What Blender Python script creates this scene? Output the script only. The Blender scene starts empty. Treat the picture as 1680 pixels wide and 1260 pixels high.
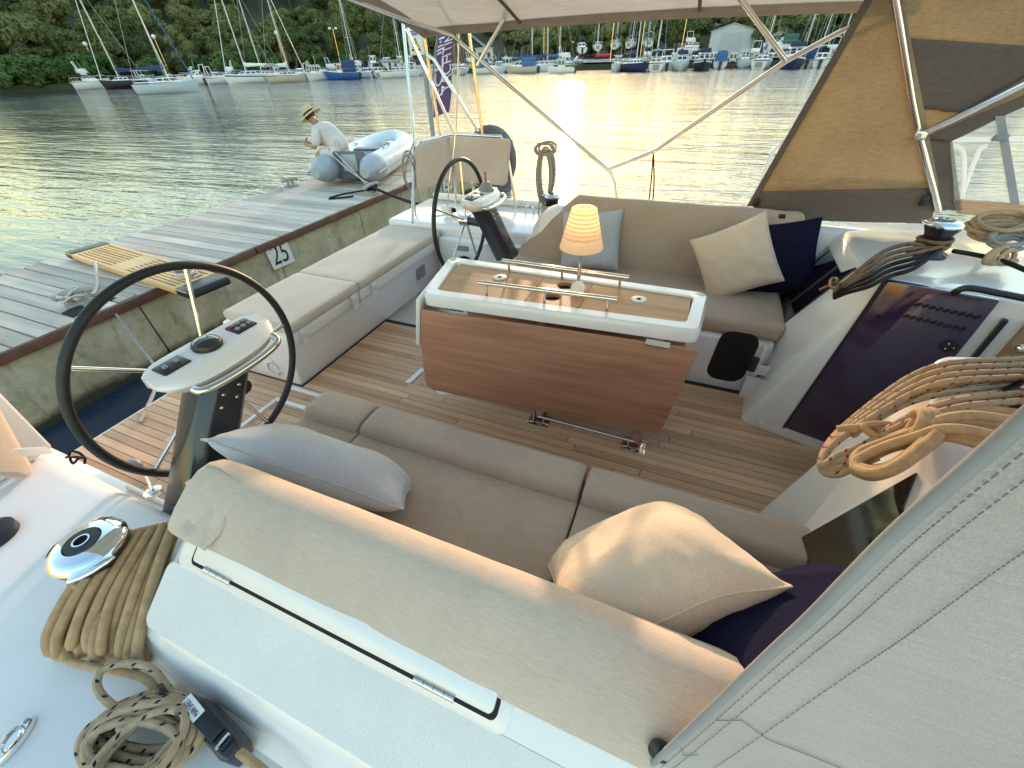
import bpy, bmesh, math, random
from mathutils import Vector, Matrix, noise
random.seed(7)
R = math.radians
scn = bpy.context.scene
C = scn.collection

# ------------------------------------------------------------------ camera
# world axes: X towards the bow, Y to port, Z up, origin on the cockpit floor below the camera
F, CX, CY = 665.0, 840.0, 630.0
PITCH, ROLL, YAW, H = R(38.8), R(2.0), R(23.5), 1.65
_h = Vector((-math.sin(YAW), math.cos(YAW), 0))
_r0 = Vector((_h.y, -_h.x, 0))
FWD = Vector((_h.x*math.cos(PITCH), _h.y*math.cos(PITCH), -math.sin(PITCH)))
_u0 = _r0.cross(FWD)
RIGHT = _r0*math.cos(ROLL) - _u0*math.sin(ROLL)
UP = _r0*math.sin(ROLL) + _u0*math.cos(ROLL)
EYE = Vector((0, 0, H))
cam_d = bpy.data.cameras.new('camera'); cam = bpy.data.objects.new('camera', cam_d); C.objects.link(cam)
cam_d.sensor_fit = 'HORIZONTAL'; cam_d.sensor_width = 36.0; cam_d.lens = F/1680*36.0
cam_d.clip_start = 0.02; cam_d.clip_end = 3000
m = Matrix((RIGHT, UP, -FWD)).transposed().to_4x4(); m.translation = EYE
cam.matrix_world = m
scn.camera = cam
scn.render.resolution_x = 1024; scn.render.resolution_y = 768

# ------------------------------------------------------------------ sky, sun, exposure
SUN_AZ, SUN_EL = R(15.5), R(5.4)                # azimuth measured from +Y towards -X
SUN = Vector((-math.sin(SUN_AZ)*math.cos(SUN_EL), math.cos(SUN_AZ)*math.cos(SUN_EL), math.sin(SUN_EL)))
w = bpy.data.worlds.new('World'); scn.world = w; w.use_nodes = True
wn = w.node_tree; bg = wn.nodes['Background']
sky = wn.nodes.new('ShaderNodeTexSky'); sky.sky_type = 'NISHITA'; sky.sun_disc = False
sky.sun_elevation = SUN_EL; sky.sun_rotation = -SUN_AZ
sky.air_density = 1.7; sky.dust_density = 0.6; sky.ozone_density = 2.5
wn.links.new(sky.outputs[0], bg.inputs[0]); bg.inputs[1].default_value = 0.15
sl = bpy.data.lights.new('sun', 'SUN'); so = bpy.data.objects.new('sun', sl); C.objects.link(so)
sl.energy = 0.6; sl.angle = R(1.3); sl.color = (1.0, 0.68, 0.45)
so.rotation_euler = SUN.to_track_quat('Z', 'Y').to_euler()
so.location = (0, 0, 30)
vs = scn.view_settings
vs.view_transform = 'Standard'; vs.look = 'None'; vs.exposure = 2.93; vs.gamma = 1; vs.use_curve_mapping = False

# ------------------------------------------------------------------ measuring: a pixel of the 1680x1260 photograph on a known plane
def ray(px, py): return FWD*F + RIGHT*(px-CX) - UP*(py-CY)
def az(px, py, z):
    d = ray(px, py); return EYE + d*((z-H)/d.z)
def ay(px, py, y):
    d = ray(px, py); return EYE + d*(y/d.y)
def ax(px, py, x):
    d = ray(px, py); return EYE + d*(x/d.x)
def horiz(px, D, z=-0.7):
    """point at horizontal distance D in the direction of image column px at the horizon"""
    d = ray(px, 95-0.035*(px-840)); v = Vector((d.x, d.y, 0)).normalized()*D
    return Vector((v.x, v.y, z))

# ------------------------------------------------------------------ mesh building
class G:
    def __init__(s): s.v = []; s.f = []; s.uv = {}; s.sm = []; s.mi = []
    def add(s, vs, fs, smooth=True, mi=0):
        o = len(s.v); s.v += [tuple(v) for v in vs]
        for f in fs: s.f.append([i+o for i in f]); s.sm.append(smooth); s.mi.append(mi)
        return o
    def box(s, c, size, rot=None, mi=0):
        hx, hy, hz = size[0]/2, size[1]/2, size[2]/2
        vs = [Vector((x*hx, y*hy, z*hz)) for z in (-1, 1) for y in (-1, 1) for x in (-1, 1)]
        if rot is not None: vs = [rot @ v for v in vs]
        c = Vector(c)
        s.add([v+c for v in vs], [(0,2,3,1),(4,5,7,6),(0,1,5,4),(2,6,7,3),(0,4,6,2),(1,3,7,5)], False, mi); return s
    def bb(s, a, b, mi=0):
        a, b = Vector(a), Vector(b); return s.box((a+b)/2, [abs(b[i]-a[i]) for i in range(3)], None, mi)
    def prism(s, poly, vec, mi=0):
        """closed solid: polygon of 3-D points pushed along vec"""
        n = len(poly); vec = Vector(vec); p = [Vector(q) for q in poly]
        s.add(p+[q+vec for q in p], [list(range(n))[::-1], list(range(n, 2*n))]+[(i, (i+1) % n, n+(i+1) % n, n+i) for i in range(n)], False, mi); return s
    def loft(s, rings, closed=True, cap=True, smooth=True, mi=0):
        n = len(rings[0]); vs = [p for r in rings for p in r]; fs = []
        k = n if closed else n-1
        for i in range(len(rings)-1):
            for j in range(k):
                a = i*n+j; b = i*n+(j+1) % n; fs.append((a, b, b+n, a+n))
        if cap and closed:
            fs.append(list(range(n))[::-1]); fs.append([(len(rings)-1)*n+i for i in range(n)])
        s.add(vs, fs, smooth, mi); return s
    def tube(s, pts, r, n=8, closed=False, cap=True, mi=0):
        pts = [Vector(p) for p in pts]; N = len(pts)
        if not isinstance(r, (list, tuple)): r = [r]*N
        up = None; rings = []; L = 0; Ls = []
        for i, p in enumerate(pts):
            a = pts[(i-1) % N] if (i > 0 or closed) else p
            b = pts[(i+1) % N] if (i < N-1 or closed) else p
            t = (b-a)
            if t.length < 1e-9: t = Vector((0, 0, 1))
            t.normalize()
            if up is None:
                up = Vector((0, 0, 1)) if abs(t.z) < .9 else Vector((1, 0, 0))
            x = up - t*up.dot(t)
            if x.length < 1e-6: x = t.orthogonal()
            x.normalize(); up = x; y = t.cross(x)
            rings.append([p+(x*math.cos(2*math.pi*k/n)+y*math.sin(2*math.pi*k/n))*r[i] for k in range(n)])
            if i: L += (p-pts[i-1]).length
            Ls.append(L)
        o = len(s.v); fs = []; M = N if closed else N-1
        vs = [q for g in rings for q in g]
        f0 = len(s.f)
        for i in range(M):
            for j in range(n):
                i2 = (i+1) % N; fs.append((i*n+j, i*n+(j+1) % n, i2*n+(j+1) % n, i2*n+j))
        if cap and not closed: fs.append(list(range(n))[::-1]); fs.append([(N-1)*n+k for k in range(n)])
        s.add(vs, fs, True, mi)
        for i in range(M):
            l2 = Ls[i+1] if i+1 < N else L+.05
            for j in range(n):
                s.uv[f0+i*n+j] = [(j/n, Ls[i]), ((j+1)/n, Ls[i]), ((j+1)/n, l2), (j/n, l2)]
        return s
    def lathe(s, prof, c=(0, 0, 0), n=24, rot=None, mi=0, cap=True):
        c = Vector(c); rings = []
        for (r, z) in prof:
            g = [Vector((max(r, 1e-5)*math.cos(2*math.pi*k/n), max(r, 1e-5)*math.sin(2*math.pi*k/n), z)) for k in range(n)]
            rings.append([c+(rot @ q if rot is not None else q) for q in g])
        return s.loft(rings, True, cap, True, mi)
    def grid(s, fn, nu, nv, mi=0):
        vs = [fn(i/nu, j/nv) for i in range(nu+1) for j in range(nv+1)]
        s.add(vs, [(i*(nv+1)+j, (i+1)*(nv+1)+j, (i+1)*(nv+1)+j+1, i*(nv+1)+j+1) for i in range(nu) for j in range(nv)], True, mi); return s
    def ball(s, c, r, n=12, sc=(1, 1, 1), mi=0):
        c = Vector(c); rings = []
        for i in range(n//2+1):
            a = math.pi*i/(n//2); rr = max(math.sin(a), 1e-3)*r; z = -math.cos(a)*r
            rings.append([c+Vector((rr*math.cos(2*math.pi*k/n)*sc[0], rr*math.sin(2*math.pi*k/n)*sc[1], z*sc[2])) for k in range(n)])
        return s.loft(rings, True, True, True, mi)
    def mesh(s, name, bevel=0, seg=2, weld=False, bang=28, sub=0, sharp=42, recalc=True):
        me = bpy.data.meshes.new(name); me.from_pydata(s.v, [], s.f)
        me.polygons.foreach_set('use_smooth', s.sm); me.polygons.foreach_set('material_index', s.mi)
        if s.uv:
            ul = me.uv_layers.new(name='UVMap')
            for fi, uvs in s.uv.items():
                ls = me.polygons[fi].loop_start
                for k, q in enumerate(uvs): ul.data[ls+k].uv = q
        me.update()
        bm = bmesh.new(); bm.from_mesh(me)
        if weld: bmesh.ops.remove_doubles(bm, verts=bm.verts, dist=1e-4)
        if recalc: bmesh.ops.recalc_face_normals(bm, faces=bm.faces)
        if bevel:
            es = [e for e in bm.edges if len(e.link_faces) == 2 and e.calc_face_angle(0) > R(bang)]
            bmesh.ops.bevel(bm, geom=es, offset=bevel, segments=seg, profile=.5, affect='EDGES', clamp_overlap=True)
            for f in bm.faces: f.smooth = True
        if sub: bmesh.ops.subdivide_edges(bm, edges=bm.edges, cuts=sub, use_grid_fill=True)
        bm.to_mesh(me); bm.free()
        me.set_sharp_from_angle(angle=R(sharp))
        return me
    def build(s, name, mat, parent=None, **k):
        return link(name, s.mesh(name, **k), mat, parent)

def link(name, me, mat=None, parent=None):
    o = bpy.data.objects.new(name, me); C.objects.link(o)
    if mat is not None and not me.materials:
        for q in (mat if isinstance(mat, (list, tuple)) else [mat]): me.materials.append(q)
    if parent is not None: o.parent = parent
    return o
def tag(o, label, cat, group=None):
    o['label'] = label; o['category'] = cat
    if group: o['group'] = group
    return o
def thing(name, label, cat, loc=(0, 0, 0), rz=0, group=None):
    o = bpy.data.objects.new(name, None); C.objects.link(o); o.empty_display_size = .1
    o.location = loc; o.rotation_euler = (0, 0, rz); return tag(o, label, cat, group)
def copy_tree(o, parent=None):
    c = o.copy(); C.objects.link(c); c.parent = parent
    for ch in o.children: copy_tree(ch, c)
    return c
def struct(o): o['kind'] = 'structure'; return o
def cat_(pts, k=6, closed=False):
    """Catmull-Rom through points"""
    p = [Vector(q) for q in pts]; n = len(p); out = []
    for i in range(n if closed else n-1):
        g = (lambda j: p[j % n]) if closed else (lambda j: p[min(max(j, 0), n-1)])
        a, b, c, d = g(i-1), g(i), g(i+1), g(i+2)
        for j in range(k):
            t = j/k
            out.append(.5*((2*b)+(c-a)*t+(2*a-5*b+4*c-d)*t*t+(-a+3*b-3*c+d)*t**3))
    if not closed: out.append(p[-1])
    return out
def rrect(w, h, r, n=4):
    """rounded rectangle outline, 2-D"""
    o = []
    for cx, cy, a0 in ((w/2-r, h/2-r, 0), (-w/2+r, h/2-r, 90), (-w/2+r, -h/2+r, 180), (w/2-r, -h/2+r, 270)):
        for k in range(n+1):
            a = R(a0+90*k/n); o.append((cx+r*math.cos(a), cy+r*math.sin(a)))
    return o
def jit(a): return random.uniform(-a, a)

# ------------------------------------------------------------------ materials
def nt(name):
    m = bpy.data.materials.new(name); m.use_nodes = True; t = m.node_tree
    return m, t, t.nodes['Principled BSDF']
def N(t, typ, **k):
    n = t.nodes.new(typ)
    for a, b in k.items():
        if a.startswith('i_'): n.inputs[a[2:].replace('_', ' ')].default_value = b
        else: setattr(n, a, b)
    return n
def coords(t, scale=(1, 1, 1), kind='Object', rot=(0, 0, 0)):
    c = N(t, 'ShaderNodeTexCoord'); mp = N(t, 'ShaderNodeMapping'); mp.inputs['Scale'].default_value = scale; mp.inputs['Rotation'].default_value = rot
    t.links.new(c.outputs[kind], mp.inputs[0]); return mp.outputs[0]
def tex(t, co, scale, detail=4, rough=.6, kind='ShaderNodeTexNoise'):
    n = N(t, kind); n.inputs['Scale'].default_value = scale
    if kind == 'ShaderNodeTexNoise': n.inputs['Detail'].default_value = detail; n.inputs['Roughness'].default_value = rough
    t.links.new(co, n.inputs['Vector']); return n.outputs[0] if kind == 'ShaderNodeTexNoise' else n.outputs['Distance']
def ramp(t, fac, stops):
    r = N(t, 'ShaderNodeValToRGB'); e = r.color_ramp.elements
    while len(e) < len(stops): e.new(.5)
    for i, (p, c) in enumerate(stops): e[i].position = p; e[i].color = (*c, 1) if len(c) == 3 else c
    t.links.new(fac, r.inputs[0]); return r.outputs[0]
def mixc(t, fac, a, b, mode='MIX'):
    n = N(t, 'ShaderNodeMix', data_type='RGBA', blend_type=mode)
    for s, v in ((0, fac), (6, a), (7, b)):
        if hasattr(v, 'is_output'): t.links.new(v, n.inputs[s])
        elif isinstance(v, (int, float)): n.inputs[s].default_value = v
        else: n.inputs[s].default_value = (*v, 1)
    return n.outputs[2]
def math_(t, op, a, b=None, c=None):
    n = N(t, 'ShaderNodeMath', operation=op)
    for i, v in enumerate((a, b, c)):
        if v is None: continue
        if hasattr(v, 'is_output'): t.links.new(v, n.inputs[i])
        else: n.inputs[i].default_value = v
    return n.outputs[0]
def bump(t, p, h, strength=.3, dist=.005, prev=None):
    b = N(t, 'ShaderNodeBump'); b.inputs['Strength'].default_value = strength; b.inputs['Distance'].default_value = dist
    t.links.new(h, b.inputs['Height'])
    if prev is not None: t.links.new(prev, b.inputs['Normal'])
    t.links.new(b.outputs[0], p.inputs['Normal']); return b.outputs[0]
def sc(c, k): return tuple(min(1, x*k) for x in c)
def plain(name, col, rough=.5, metal=0, var=.12, vscale=6, bs=0, bscale=60, coat=0, bdist=.003, spec=.5, rvar=.1):
    """one colour with gentle mottling, uneven gloss and optional relief"""
    m, t, p = nt(name); co = coords(t)
    n = tex(t, co, vscale, 5)
    t.links.new(ramp(t, n, [(.3, sc(col, 1-var)), (.7, sc(col, 1+var))]), p.inputs['Base Color'])
    p.inputs['Roughness'].default_value = rough; p.inputs['Metallic'].default_value = metal
    p.inputs['Specular IOR Level'].default_value = spec
    n2 = tex(t, co, vscale*3.1, 4)
    mr = N(t, 'ShaderNodeMapRange'); mr.inputs[3].default_value = max(0, rough-rvar); mr.inputs[4].default_value = min(1, rough+rvar)
    t.links.new(n2, mr.inputs[0]); t.links.new(mr.outputs[0], p.inputs['Roughness'])
    p.inputs['Coat Weight'].default_value = coat; p.inputs['Coat Roughness'].default_value = .08
    if bs: bump(t, p, tex(t, co, bscale, 3), bs, bdist)
    return m
def fabric(name, col, weave=900, streak=(12, 160, 160), var=.16, wr=.25, wscale=7, rough=.95, trans=None, rot=(0, 0, 0)):
    """woven cloth: heathered streaks, weave relief and soft wrinkles; trans = how much light passes"""
    m, t, p = nt(name); co = coords(t)
    s1 = tex(t, coords(t, streak, rot=rot), 1.0, 3, .7); s2 = tex(t, co, 3.5, 3)
    c1 = ramp(t, s1, [(.3, sc(col, 1-var)), (.72, sc(col, 1+var))])
    wv = tex(t, coords(t, (weave, weave, weave*.6), rot=rot), 1.0, 1)
    c1 = mixc(t, 1.0, c1, ramp(t, wv, [(.3, (.88, .88, .88)), (.7, (1.1, 1.1, 1.1))]), 'MULTIPLY')
    c2 = mixc(t, 1.0, c1, ramp(t, s2, [(.3, (.9, .9, .9)), (.7, (1.06, 1.06, 1.06))]), 'MULTIPLY')
    t.links.new(c2, p.inputs['Base Color']); p.inputs['Roughness'].default_value = rough
    p.inputs['Specular IOR Level'].default_value = .2
    p.inputs['Sheen Weight'].default_value = .15*min(1, max(0, sum(col)-.3)); p.inputs['Sheen Roughness'].default_value = .5
    nb = bump(t, p, tex(t, co, wscale, 2), wr, .02)
    bump(t, p, tex(t, coords(t, (weave, weave, weave)), 1.0, 1), .25, .001, nb)
    if trans:
        tr = N(t, 'ShaderNodeBsdfTranslucent'); mx = N(t, 'ShaderNodeMixShader'); mx.inputs[0].default_value = trans
        t.links.new(c2, tr.inputs[0]); t.links.new(p.outputs[0], mx.inputs[1]); t.links.new(tr.outputs[0], mx.inputs[2])
        t.links.new(mx.outputs[0], t.nodes['Material Output'].inputs[0])
    return m
def wood(name, a, b, grain=(3, 60, 60), rough=.5, per=.25, coat=0, bs=.15, knots=None):
    """planks: grain along one axis, tint differing from piece to piece"""
    m, t, p = nt(name); co = coords(t, grain)
    n = tex(t, co, 1.0, 6, .65); w2 = tex(t, coords(t, tuple(g*.22 for g in grain)), 1.0, 3)
    c = ramp(t, n, [(.28, a), (.72, b)])
    c = mixc(t, .5, c, ramp(t, w2, [(.3, sc(a, .8)), (.7, sc(b, 1.12))]))
    oi = N(t, 'ShaderNodeObjectInfo')
    k = N(t, 'ShaderNodeMapRange'); k.inputs[3].default_value = 1-per; k.inputs[4].default_value = 1+per*.7; t.links.new(oi.outputs['Random'], k.inputs[0])
    cc = N(t, 'ShaderNodeCombineColor')
    for i in range(3): t.links.new(k.outputs[0], cc.inputs[i])
    t.links.new(mixc(t, 1.0, c, cc.outputs[0], 'MULTIPLY'), p.inputs['Base Color'])
    p.inputs['Roughness'].default_value = rough; p.inputs['Coat Weight'].default_value = coat; p.inputs['Coat Roughness'].default_value = .15
    bump(t, p, n, bs, .003); return m
def rope_mat(name, col, fleck=None, freq=22, braid=700):
    m, t, p = nt(name)
    uv = N(t, 'ShaderNodeUVMap'); sp = N(t, 'ShaderNodeSeparateXYZ'); t.links.new(uv.outputs[0], sp.inputs[0])
    u, v = sp.outputs[0], sp.outputs[1]
    n = tex(t, coords(t), 40, 3)
    c = ramp(t, n, [(.3, sc(col, .78)), (.7, sc(col, 1.15))])
    # braid: two helices crossing
    a = math_(t, 'SINE', math_(t, 'ADD', math_(t, 'MULTIPLY', v, braid*2), math_(t, 'MULTIPLY', u, 6.283*4)))
    b = math_(t, 'SINE', math_(t, 'SUBTRACT', math_(t, 'MULTIPLY', v, braid*2), math_(t, 'MULTIPLY', u, 6.283*4)))
    h = math_(t, 'MULTIPLY', a, b)
    c = mixc(t, math_(t, 'MULTIPLY_ADD', h, .10, .12), c, sc(col, .55))
    if fleck:
        f1 = math_(t, 'FRACT', math_(t, 'ADD', math_(t, 'MULTIPLY', v, freq), u))
        f2 = math_(t, 'FRACT', math_(t, 'MULTIPLY', u, 3.0))
        k = math_(t, 'MULTIPLY', math_(t, 'LESS_THAN', f1, .17), math_(t, 'LESS_THAN', f2, .4))
        c = mixc(t, k, c, fleck)
    t.links.new(c, p.inputs['Base Color']); p.inputs['Roughness'].default_value = .85; p.inputs['Specular IOR Level'].default_value = .25
    bump(t, p, h, .35, .0008); return m
def emit(name, col, s):
    m, t, p = nt(name); p.inputs['Base Color'].default_value = (*col, 1); p.inputs['Emission Color'].default_value = (*col, 1); p.inputs['Emission Strength'].default_value = s; return m

M = {}
M['gel'] = plain('gelcoat', (.79, .755, .75), .22, var=.03, vscale=3, coat=.5, rvar=.08)
M['nonslip'] = None
def nonslip():
    m, t, p = nt('nonslip_deck'); co = coords(t)
    n = tex(t, co, 5, 4)
    t.links.new(ramp(t, n, [(.3, (.71, .69, .69)), (.7, (.79, .765, .765))]), p.inputs['Base Color'])
    p.inputs['Roughness'].default_value = .6
    s = N(t, 'ShaderNodeSeparateXYZ'); t.links.new(co, s.inputs[0])
    a = math_(t, 'SINE', math_(t, 'MULTIPLY', s.outputs[0], 1300)); b = math_(t, 'SINE', math_(t, 'MULTIPLY', s.outputs[1], 1300))
    bump(t, p, math_(t, 'MULTIPLY', a, b), .35, .0015); return m
M['nonslip'] = nonslip()
M['deckwhite'] = plain('deck_white', (.76, .735, .735), .5, var=.04, vscale=4, bs=.12, bscale=420, bdist=.001)
M['taupe'] = fabric('taupe_cushion', (.46, .35, .275), streak=(25, 260, 260), var=.10, wr=.32, wscale=6)
M['taupe_l'] = fabric('pale_taupe_cushion', (.60, .485, .40), streak=(45, 300, 300), var=.10, wr=.08, wscale=4)
M['pil_cream'] = fabric('cream_pillow', (.72, .565, .43), streak=(180, 180, 180), var=.08, wr=.5, wscale=9)
M['pil_grey'] = fabric('grey_pillow', (.47, .47, .51), streak=(220, 220, 220), var=.14, wr=.5, wscale=9)
M['pil_purple'] = fabric('dark_purple_pillow', (.013, .0125, .034), streak=(150, 150, 150), var=.1, wr=.6, wscale=8, rough=1.0)
M['pil_purple'].node_tree.nodes['Principled BSDF'].inputs['Specular IOR Level'].default_value = .05
M['teak'] = wood('teak_deck', (.52, .285, .155), (.71, .445, .275), rough=.6, per=.22)
M['caulk'] = plain('black_caulk', (.012, .011, .011), .6)
M['table_teak'] = wood('table_teak', (.31, .155, .065), (.50, .29, .14), grain=(5, 90, 90), rough=.55, per=.06, coat=.05, bs=.06)
M['leaf'] = wood('table_leaf_teak', (.31, .14, .082), (.51, .255, .155), grain=(3, 110, 110), rough=.38, per=.05, coat=.3, bs=.06)
M['panelwood'] = wood('cabin_wood', (.25, .14, .065), (.37, .22, .11), grain=(6, 90, 90), rough=.35, coat=.3, per=.02, bs=.05)
M['steel'] = plain('stainless_steel', (.72, .70, .67), .14, 1.0, var=.05, vscale=9, rvar=.06)
M['chrome'] = plain('chrome', (.86, .86, .86), .06, 1.0, var=.03, rvar=.03)
M['black'] = plain('black_plastic', (.014, .014, .016), .38, var=.15, rvar=.12)
M['ped'] = plain('black_pedestal', (.018, .017, .022), .3, var=.1, coat=.4)
M['leather'] = plain('black_wheel_leather', (.013, .013, .016), .5, var=.25, vscale=30, bs=.3, bscale=500, bdist=.001)
M['screen'] = plain('instrument_glass', (.012, .016, .02), .06, var=.1, coat=1)
M['purple'] = plain('tinted_acrylic', (.032, .018, .055), .07, var=.06, vscale=2, coat=1)
M['darkglass'] = plain('dark_glass', (.008, .007, .009), .05, var=.1, coat=1)
M['voidb'] = plain('dark_recess', (.006, .005, .006), .8)
M['brown'] = plain('brown_frame', (.05, .035, .028), .5)
M['rope'] = rope_mat('tan_rope', (.50, .33, .185))
M['rope_red'] = rope_mat('red_fleck_rope', (.47, .325, .20), (.25, .02, .015))
M['rope_blk'] = rope_mat('black_fleck_rope', (.46, .34, .22), (.02, .015, .03))
M['rope_black'] = rope_mat('black_rope', (.02, .018, .02))
M['rope_brown'] = rope_mat('brown_rope', (.22, .14, .075), (.03, .02, .02), 14)
M['rope_grey'] = rope_mat('grey_rope', (.33, .31, .29))
M['rope_white'] = rope_mat('white_rope', (.62, .58, .54), (.35, .12, .1), 18)
M['canvas'] = fabric('canopy_canvas', (.53, .43, .33), weave=500, streak=(8, 160, 160), wr=.12, wscale=3, trans=.55)
M['canvas_k'] = fabric('hood_canvas', (.50, .405, .27), weave=500, streak=(8, 160, 160), wr=.12, wscale=3, trans=.5)
M['canvas_d'] = fabric('dark_canvas', (.17, .14, .12), weave=500, streak=(8, 160, 160), wr=.12, wscale=3, trans=.12)
M['canvas_g'] = fabric('grey_canvas', (.52, .465, .445), weave=750, streak=(14, 14, 320), var=.07, wr=.06, wscale=2, trans=.1)
M['canvas_h'] = fabric('canopy_hem', (.43, .37, .31), weave=500, streak=(8, 160, 160), wr=.12, wscale=3, trans=.12)
M['hem'] = plain('canvas_hem', (.30, .30, .31), .8, bs=.3, bscale=700, bdist=.0008)
M['thread'] = plain('stitching', (.22, .23, .26), .9)
M['white'] = plain('white_plastic', (.78, .77, .75), .35, var=.04)
M['whitetape'] = fabric('white_strap', (.66, .65, .68), var=.05, wr=.1)
M['grey'] = plain('grey_plastic', (.24, .25, .27), .5)
M['dgrey'] = fabric('grey_cover', (.15, .155, .17), wr=.6, wscale=8)
M['red'] = plain('red_plastic', (.5, .03, .02), .4)
M['dockwood'] = wood('weathered_dock_wood', (.43, .345, .28), (.72, .60, .50), grain=(3, 45, 45), rough=.92, per=.22, bs=.45)
M['rustbeam'] = plain('brown_fender_beam', (.12, .055, .035), .75, var=.35, vscale=9, bs=.4, bscale=30)
M['pass'] = wood('gangway_wood', (.66, .36, .14), (.86, .52, .23), grain=(4, 50, 50), rough=.5, per=.12)
def concrete():
    m, t, p = nt('stained_concrete'); co = coords(t)
    n = tex(t, co, 2.2, 6, .65); n2 = tex(t, coords(t, (3, 3, .9)), 2.4, 6, .7); n3 = tex(t, co, 14, 5, .7)
    c = ramp(t, n, [(.3, (.27, .235, .15)), (.5, (.38, .34, .235)), (.7, (.52, .47, .35))])
    c = mixc(t, ramp(t, n2, [(.53, (0, 0, 0)), (.72, (.75, .75, .75))]), c, (.12, .10, .065))
    c = mixc(t, ramp(t, n3, [(.55, (0, 0, 0)), (.75, (.6, .6, .6))]), c, (.10, .085, .06))
    # weed and wet below the tide line: a real stain fixed in height
    ge = N(t, 'ShaderNodeNewGeometry'); s = N(t, 'ShaderNodeSeparateXYZ'); t.links.new(ge.outputs['Position'], s.inputs[0])
    hz = math_(t, 'ADD', s.outputs[2], math_(t, 'MULTIPLY', n, .18))
    k = ramp(t, math_(t, 'ADD', hz, 1.0), [(.44, (1, 1, 1)), (.52, (0, 0, 0))])
    c = mixc(t, k, c, (.03, .028, .016))
    t.links.new(c, p.inputs['Base Color']); p.inputs['Roughness'].default_value = .85
    bump(t, p, n3, .5, .02); return m
M['concrete'] = concrete()
def water():
    m, t, p = nt('sea_water')
    p.inputs['Base Color'].default_value = (.02, .036, .062, 1)
    p.inputs['Roughness'].default_value = .05; p.inputs['IOR'].default_value = 1.36; p.inputs['Specular IOR Level'].default_value = .7
    ang = YAW+R(7)
    # wind ripples: crests run across the view, broken up; a calmer streak here and there
    a = tex(t, coords(t, (.38, 2.1, 1), rot=(0, 0, -ang)), 1.0, 5, .6)
    b = tex(t, coords(t, (1.0, 5.2, 1), rot=(0, 0, -ang+.18)), 1.0, 2, .5)
    big = tex(t, coords(t, (.10, .42, 1), rot=(0, 0, -ang-.12)), 1.0, 3, .5)
    calm = ramp(t, tex(t, coords(t, (.012, .055, 1), rot=(0, 0, -ang-.1)), 1.0, 3, .5), [(.36, (.5, .5, .5)), (.6, (1, 1, 1))])
    h = math_(t, 'ADD', math_(t, 'ADD', math_(t, 'MULTIPLY', a, 1.0), math_(t, 'MULTIPLY', b, .3)), math_(t, 'MULTIPLY', big, 1.6))
    h = math_(t, 'MULTIPLY', h, calm)
    # sheltered between the jetties, livelier out in the harbour
    ge = N(t, 'ShaderNodeNewGeometry'); vl = N(t, 'ShaderNodeVectorMath', operation='LENGTH'); t.links.new(ge.outputs['Position'], vl.inputs[0])
    mr = N(t, 'ShaderNodeMapRange'); mr.inputs[1].default_value = 6; mr.inputs[2].default_value = 60; mr.inputs[3].default_value = .8; mr.inputs[4].default_value = 3.5; t.links.new(vl.outputs['Value'], mr.inputs[0])
    h = math_(t, 'MULTIPLY', h, mr.outputs[0])
    bump(t, p, h, 1.0, .042); return m
M['water'] = water()
def foliage(name, cols):
    m, t, p = nt(name); co = coords(t)
    oi = N(t, 'ShaderNodeObjectInfo')
    n = tex(t, co, .6, 3)
    k = math_(t, 'ADD', math_(t, 'MULTIPLY', n, .75), math_(t, 'MULTIPLY', oi.outputs['Random'], .55))
    c = ramp(t, k, [(.3, cols[0]), (.55, cols[1]), (.8, cols[2])])
    t.links.new(c, p.inputs['Base Color']); p.inputs['Roughness'].default_value = .8; p.inputs['Specular IOR Level'].default_value = .2
    tr = N(t, 'ShaderNodeBsdfTranslucent'); mx = N(t, 'ShaderNodeMixShader'); mx.inputs[0].default_value = .3
    t.links.new(c, tr.inputs[0]); t.links.new(p.outputs[0], mx.inputs[1]); t.links.new(tr.outputs[0], mx.inputs[2]); t.links.new(mx.outputs[0], t.nodes['Material Output'].inputs[0])
    return m
M['leafA'] = foliage('pine_foliage', [(.07, .10, .042), (.145, .175, .066), (.235, .255, .105)])
M['leafB'] = foliage('shrub_foliage', [(.045, .10, .03), (.08, .15, .045), (.12, .20, .06)])
M['bark'] = plain('bark', (.10, .075, .055), .9, var=.3, vscale=3)
M['ground'] = plain('hill_ground', (.05, .055, .028), .95, var=.4, vscale=.12)
M['quay'] = plain('quay_concrete', (.30, .28, .25), .9, var=.2, vscale=.4)
M['pathm'] = plain('pale_path', (.42, .38, .32), .9, var=.15, vscale=.5)

# ------------------------------------------------------------------ water, hill, quay
WZ = -0.70
g = G(); g.add([(-700, -300, WZ), (700, -300, WZ), (700, 900, WZ), (-700, 900, WZ)], [(0, 1, 2, 3)])
struct(g.build('water', M['water'], recalc=False))
# shoreline distance as a function of image column
def shore(px): 
    pts = [(-700, 118), (0, 122), (300, 130), (600, 128), (830, 112), (1000, 106), (1200, 96), (1400, 98), (1900, 105), (2600, 110)]
    for (a, da), (b, db) in zip(pts, pts[1:]):
        if px <= b: return da+(db-da)*max(0, (px-a)/(b-a))
    return pts[-1][1]
def hilltop(px):
    pts = [(-700, 22), (0, 19), (70, 16.5), (140, 22), (420, 28), (640, 26), (780, 17), (870, 9.6), (1000, 9.3), (1060, 10), (1200, 14), (1400, 16), (1900, 20), (2600, 22)]
    for (a, da), (b, db) in zip(pts, pts[1:]):
        if px <= b: return da+(db-da)*max(0, (px-a)/(b-a))
    return pts[-1][1]
def ground_z(px, d):
    """height of the shore and hill at a distance d beyond the waterline"""
    if d < 0: return WZ-.3
    flat = 9 if px < 640 else (30 if px < 1500 else 24)
    if px < 100: flat = 3
    if d < flat: return WZ+.9+d*.02
    t = min(1, (d-flat)/70); return WZ+1.0+(hilltop(px)-4)*(t*t*(3-2*t))
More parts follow.
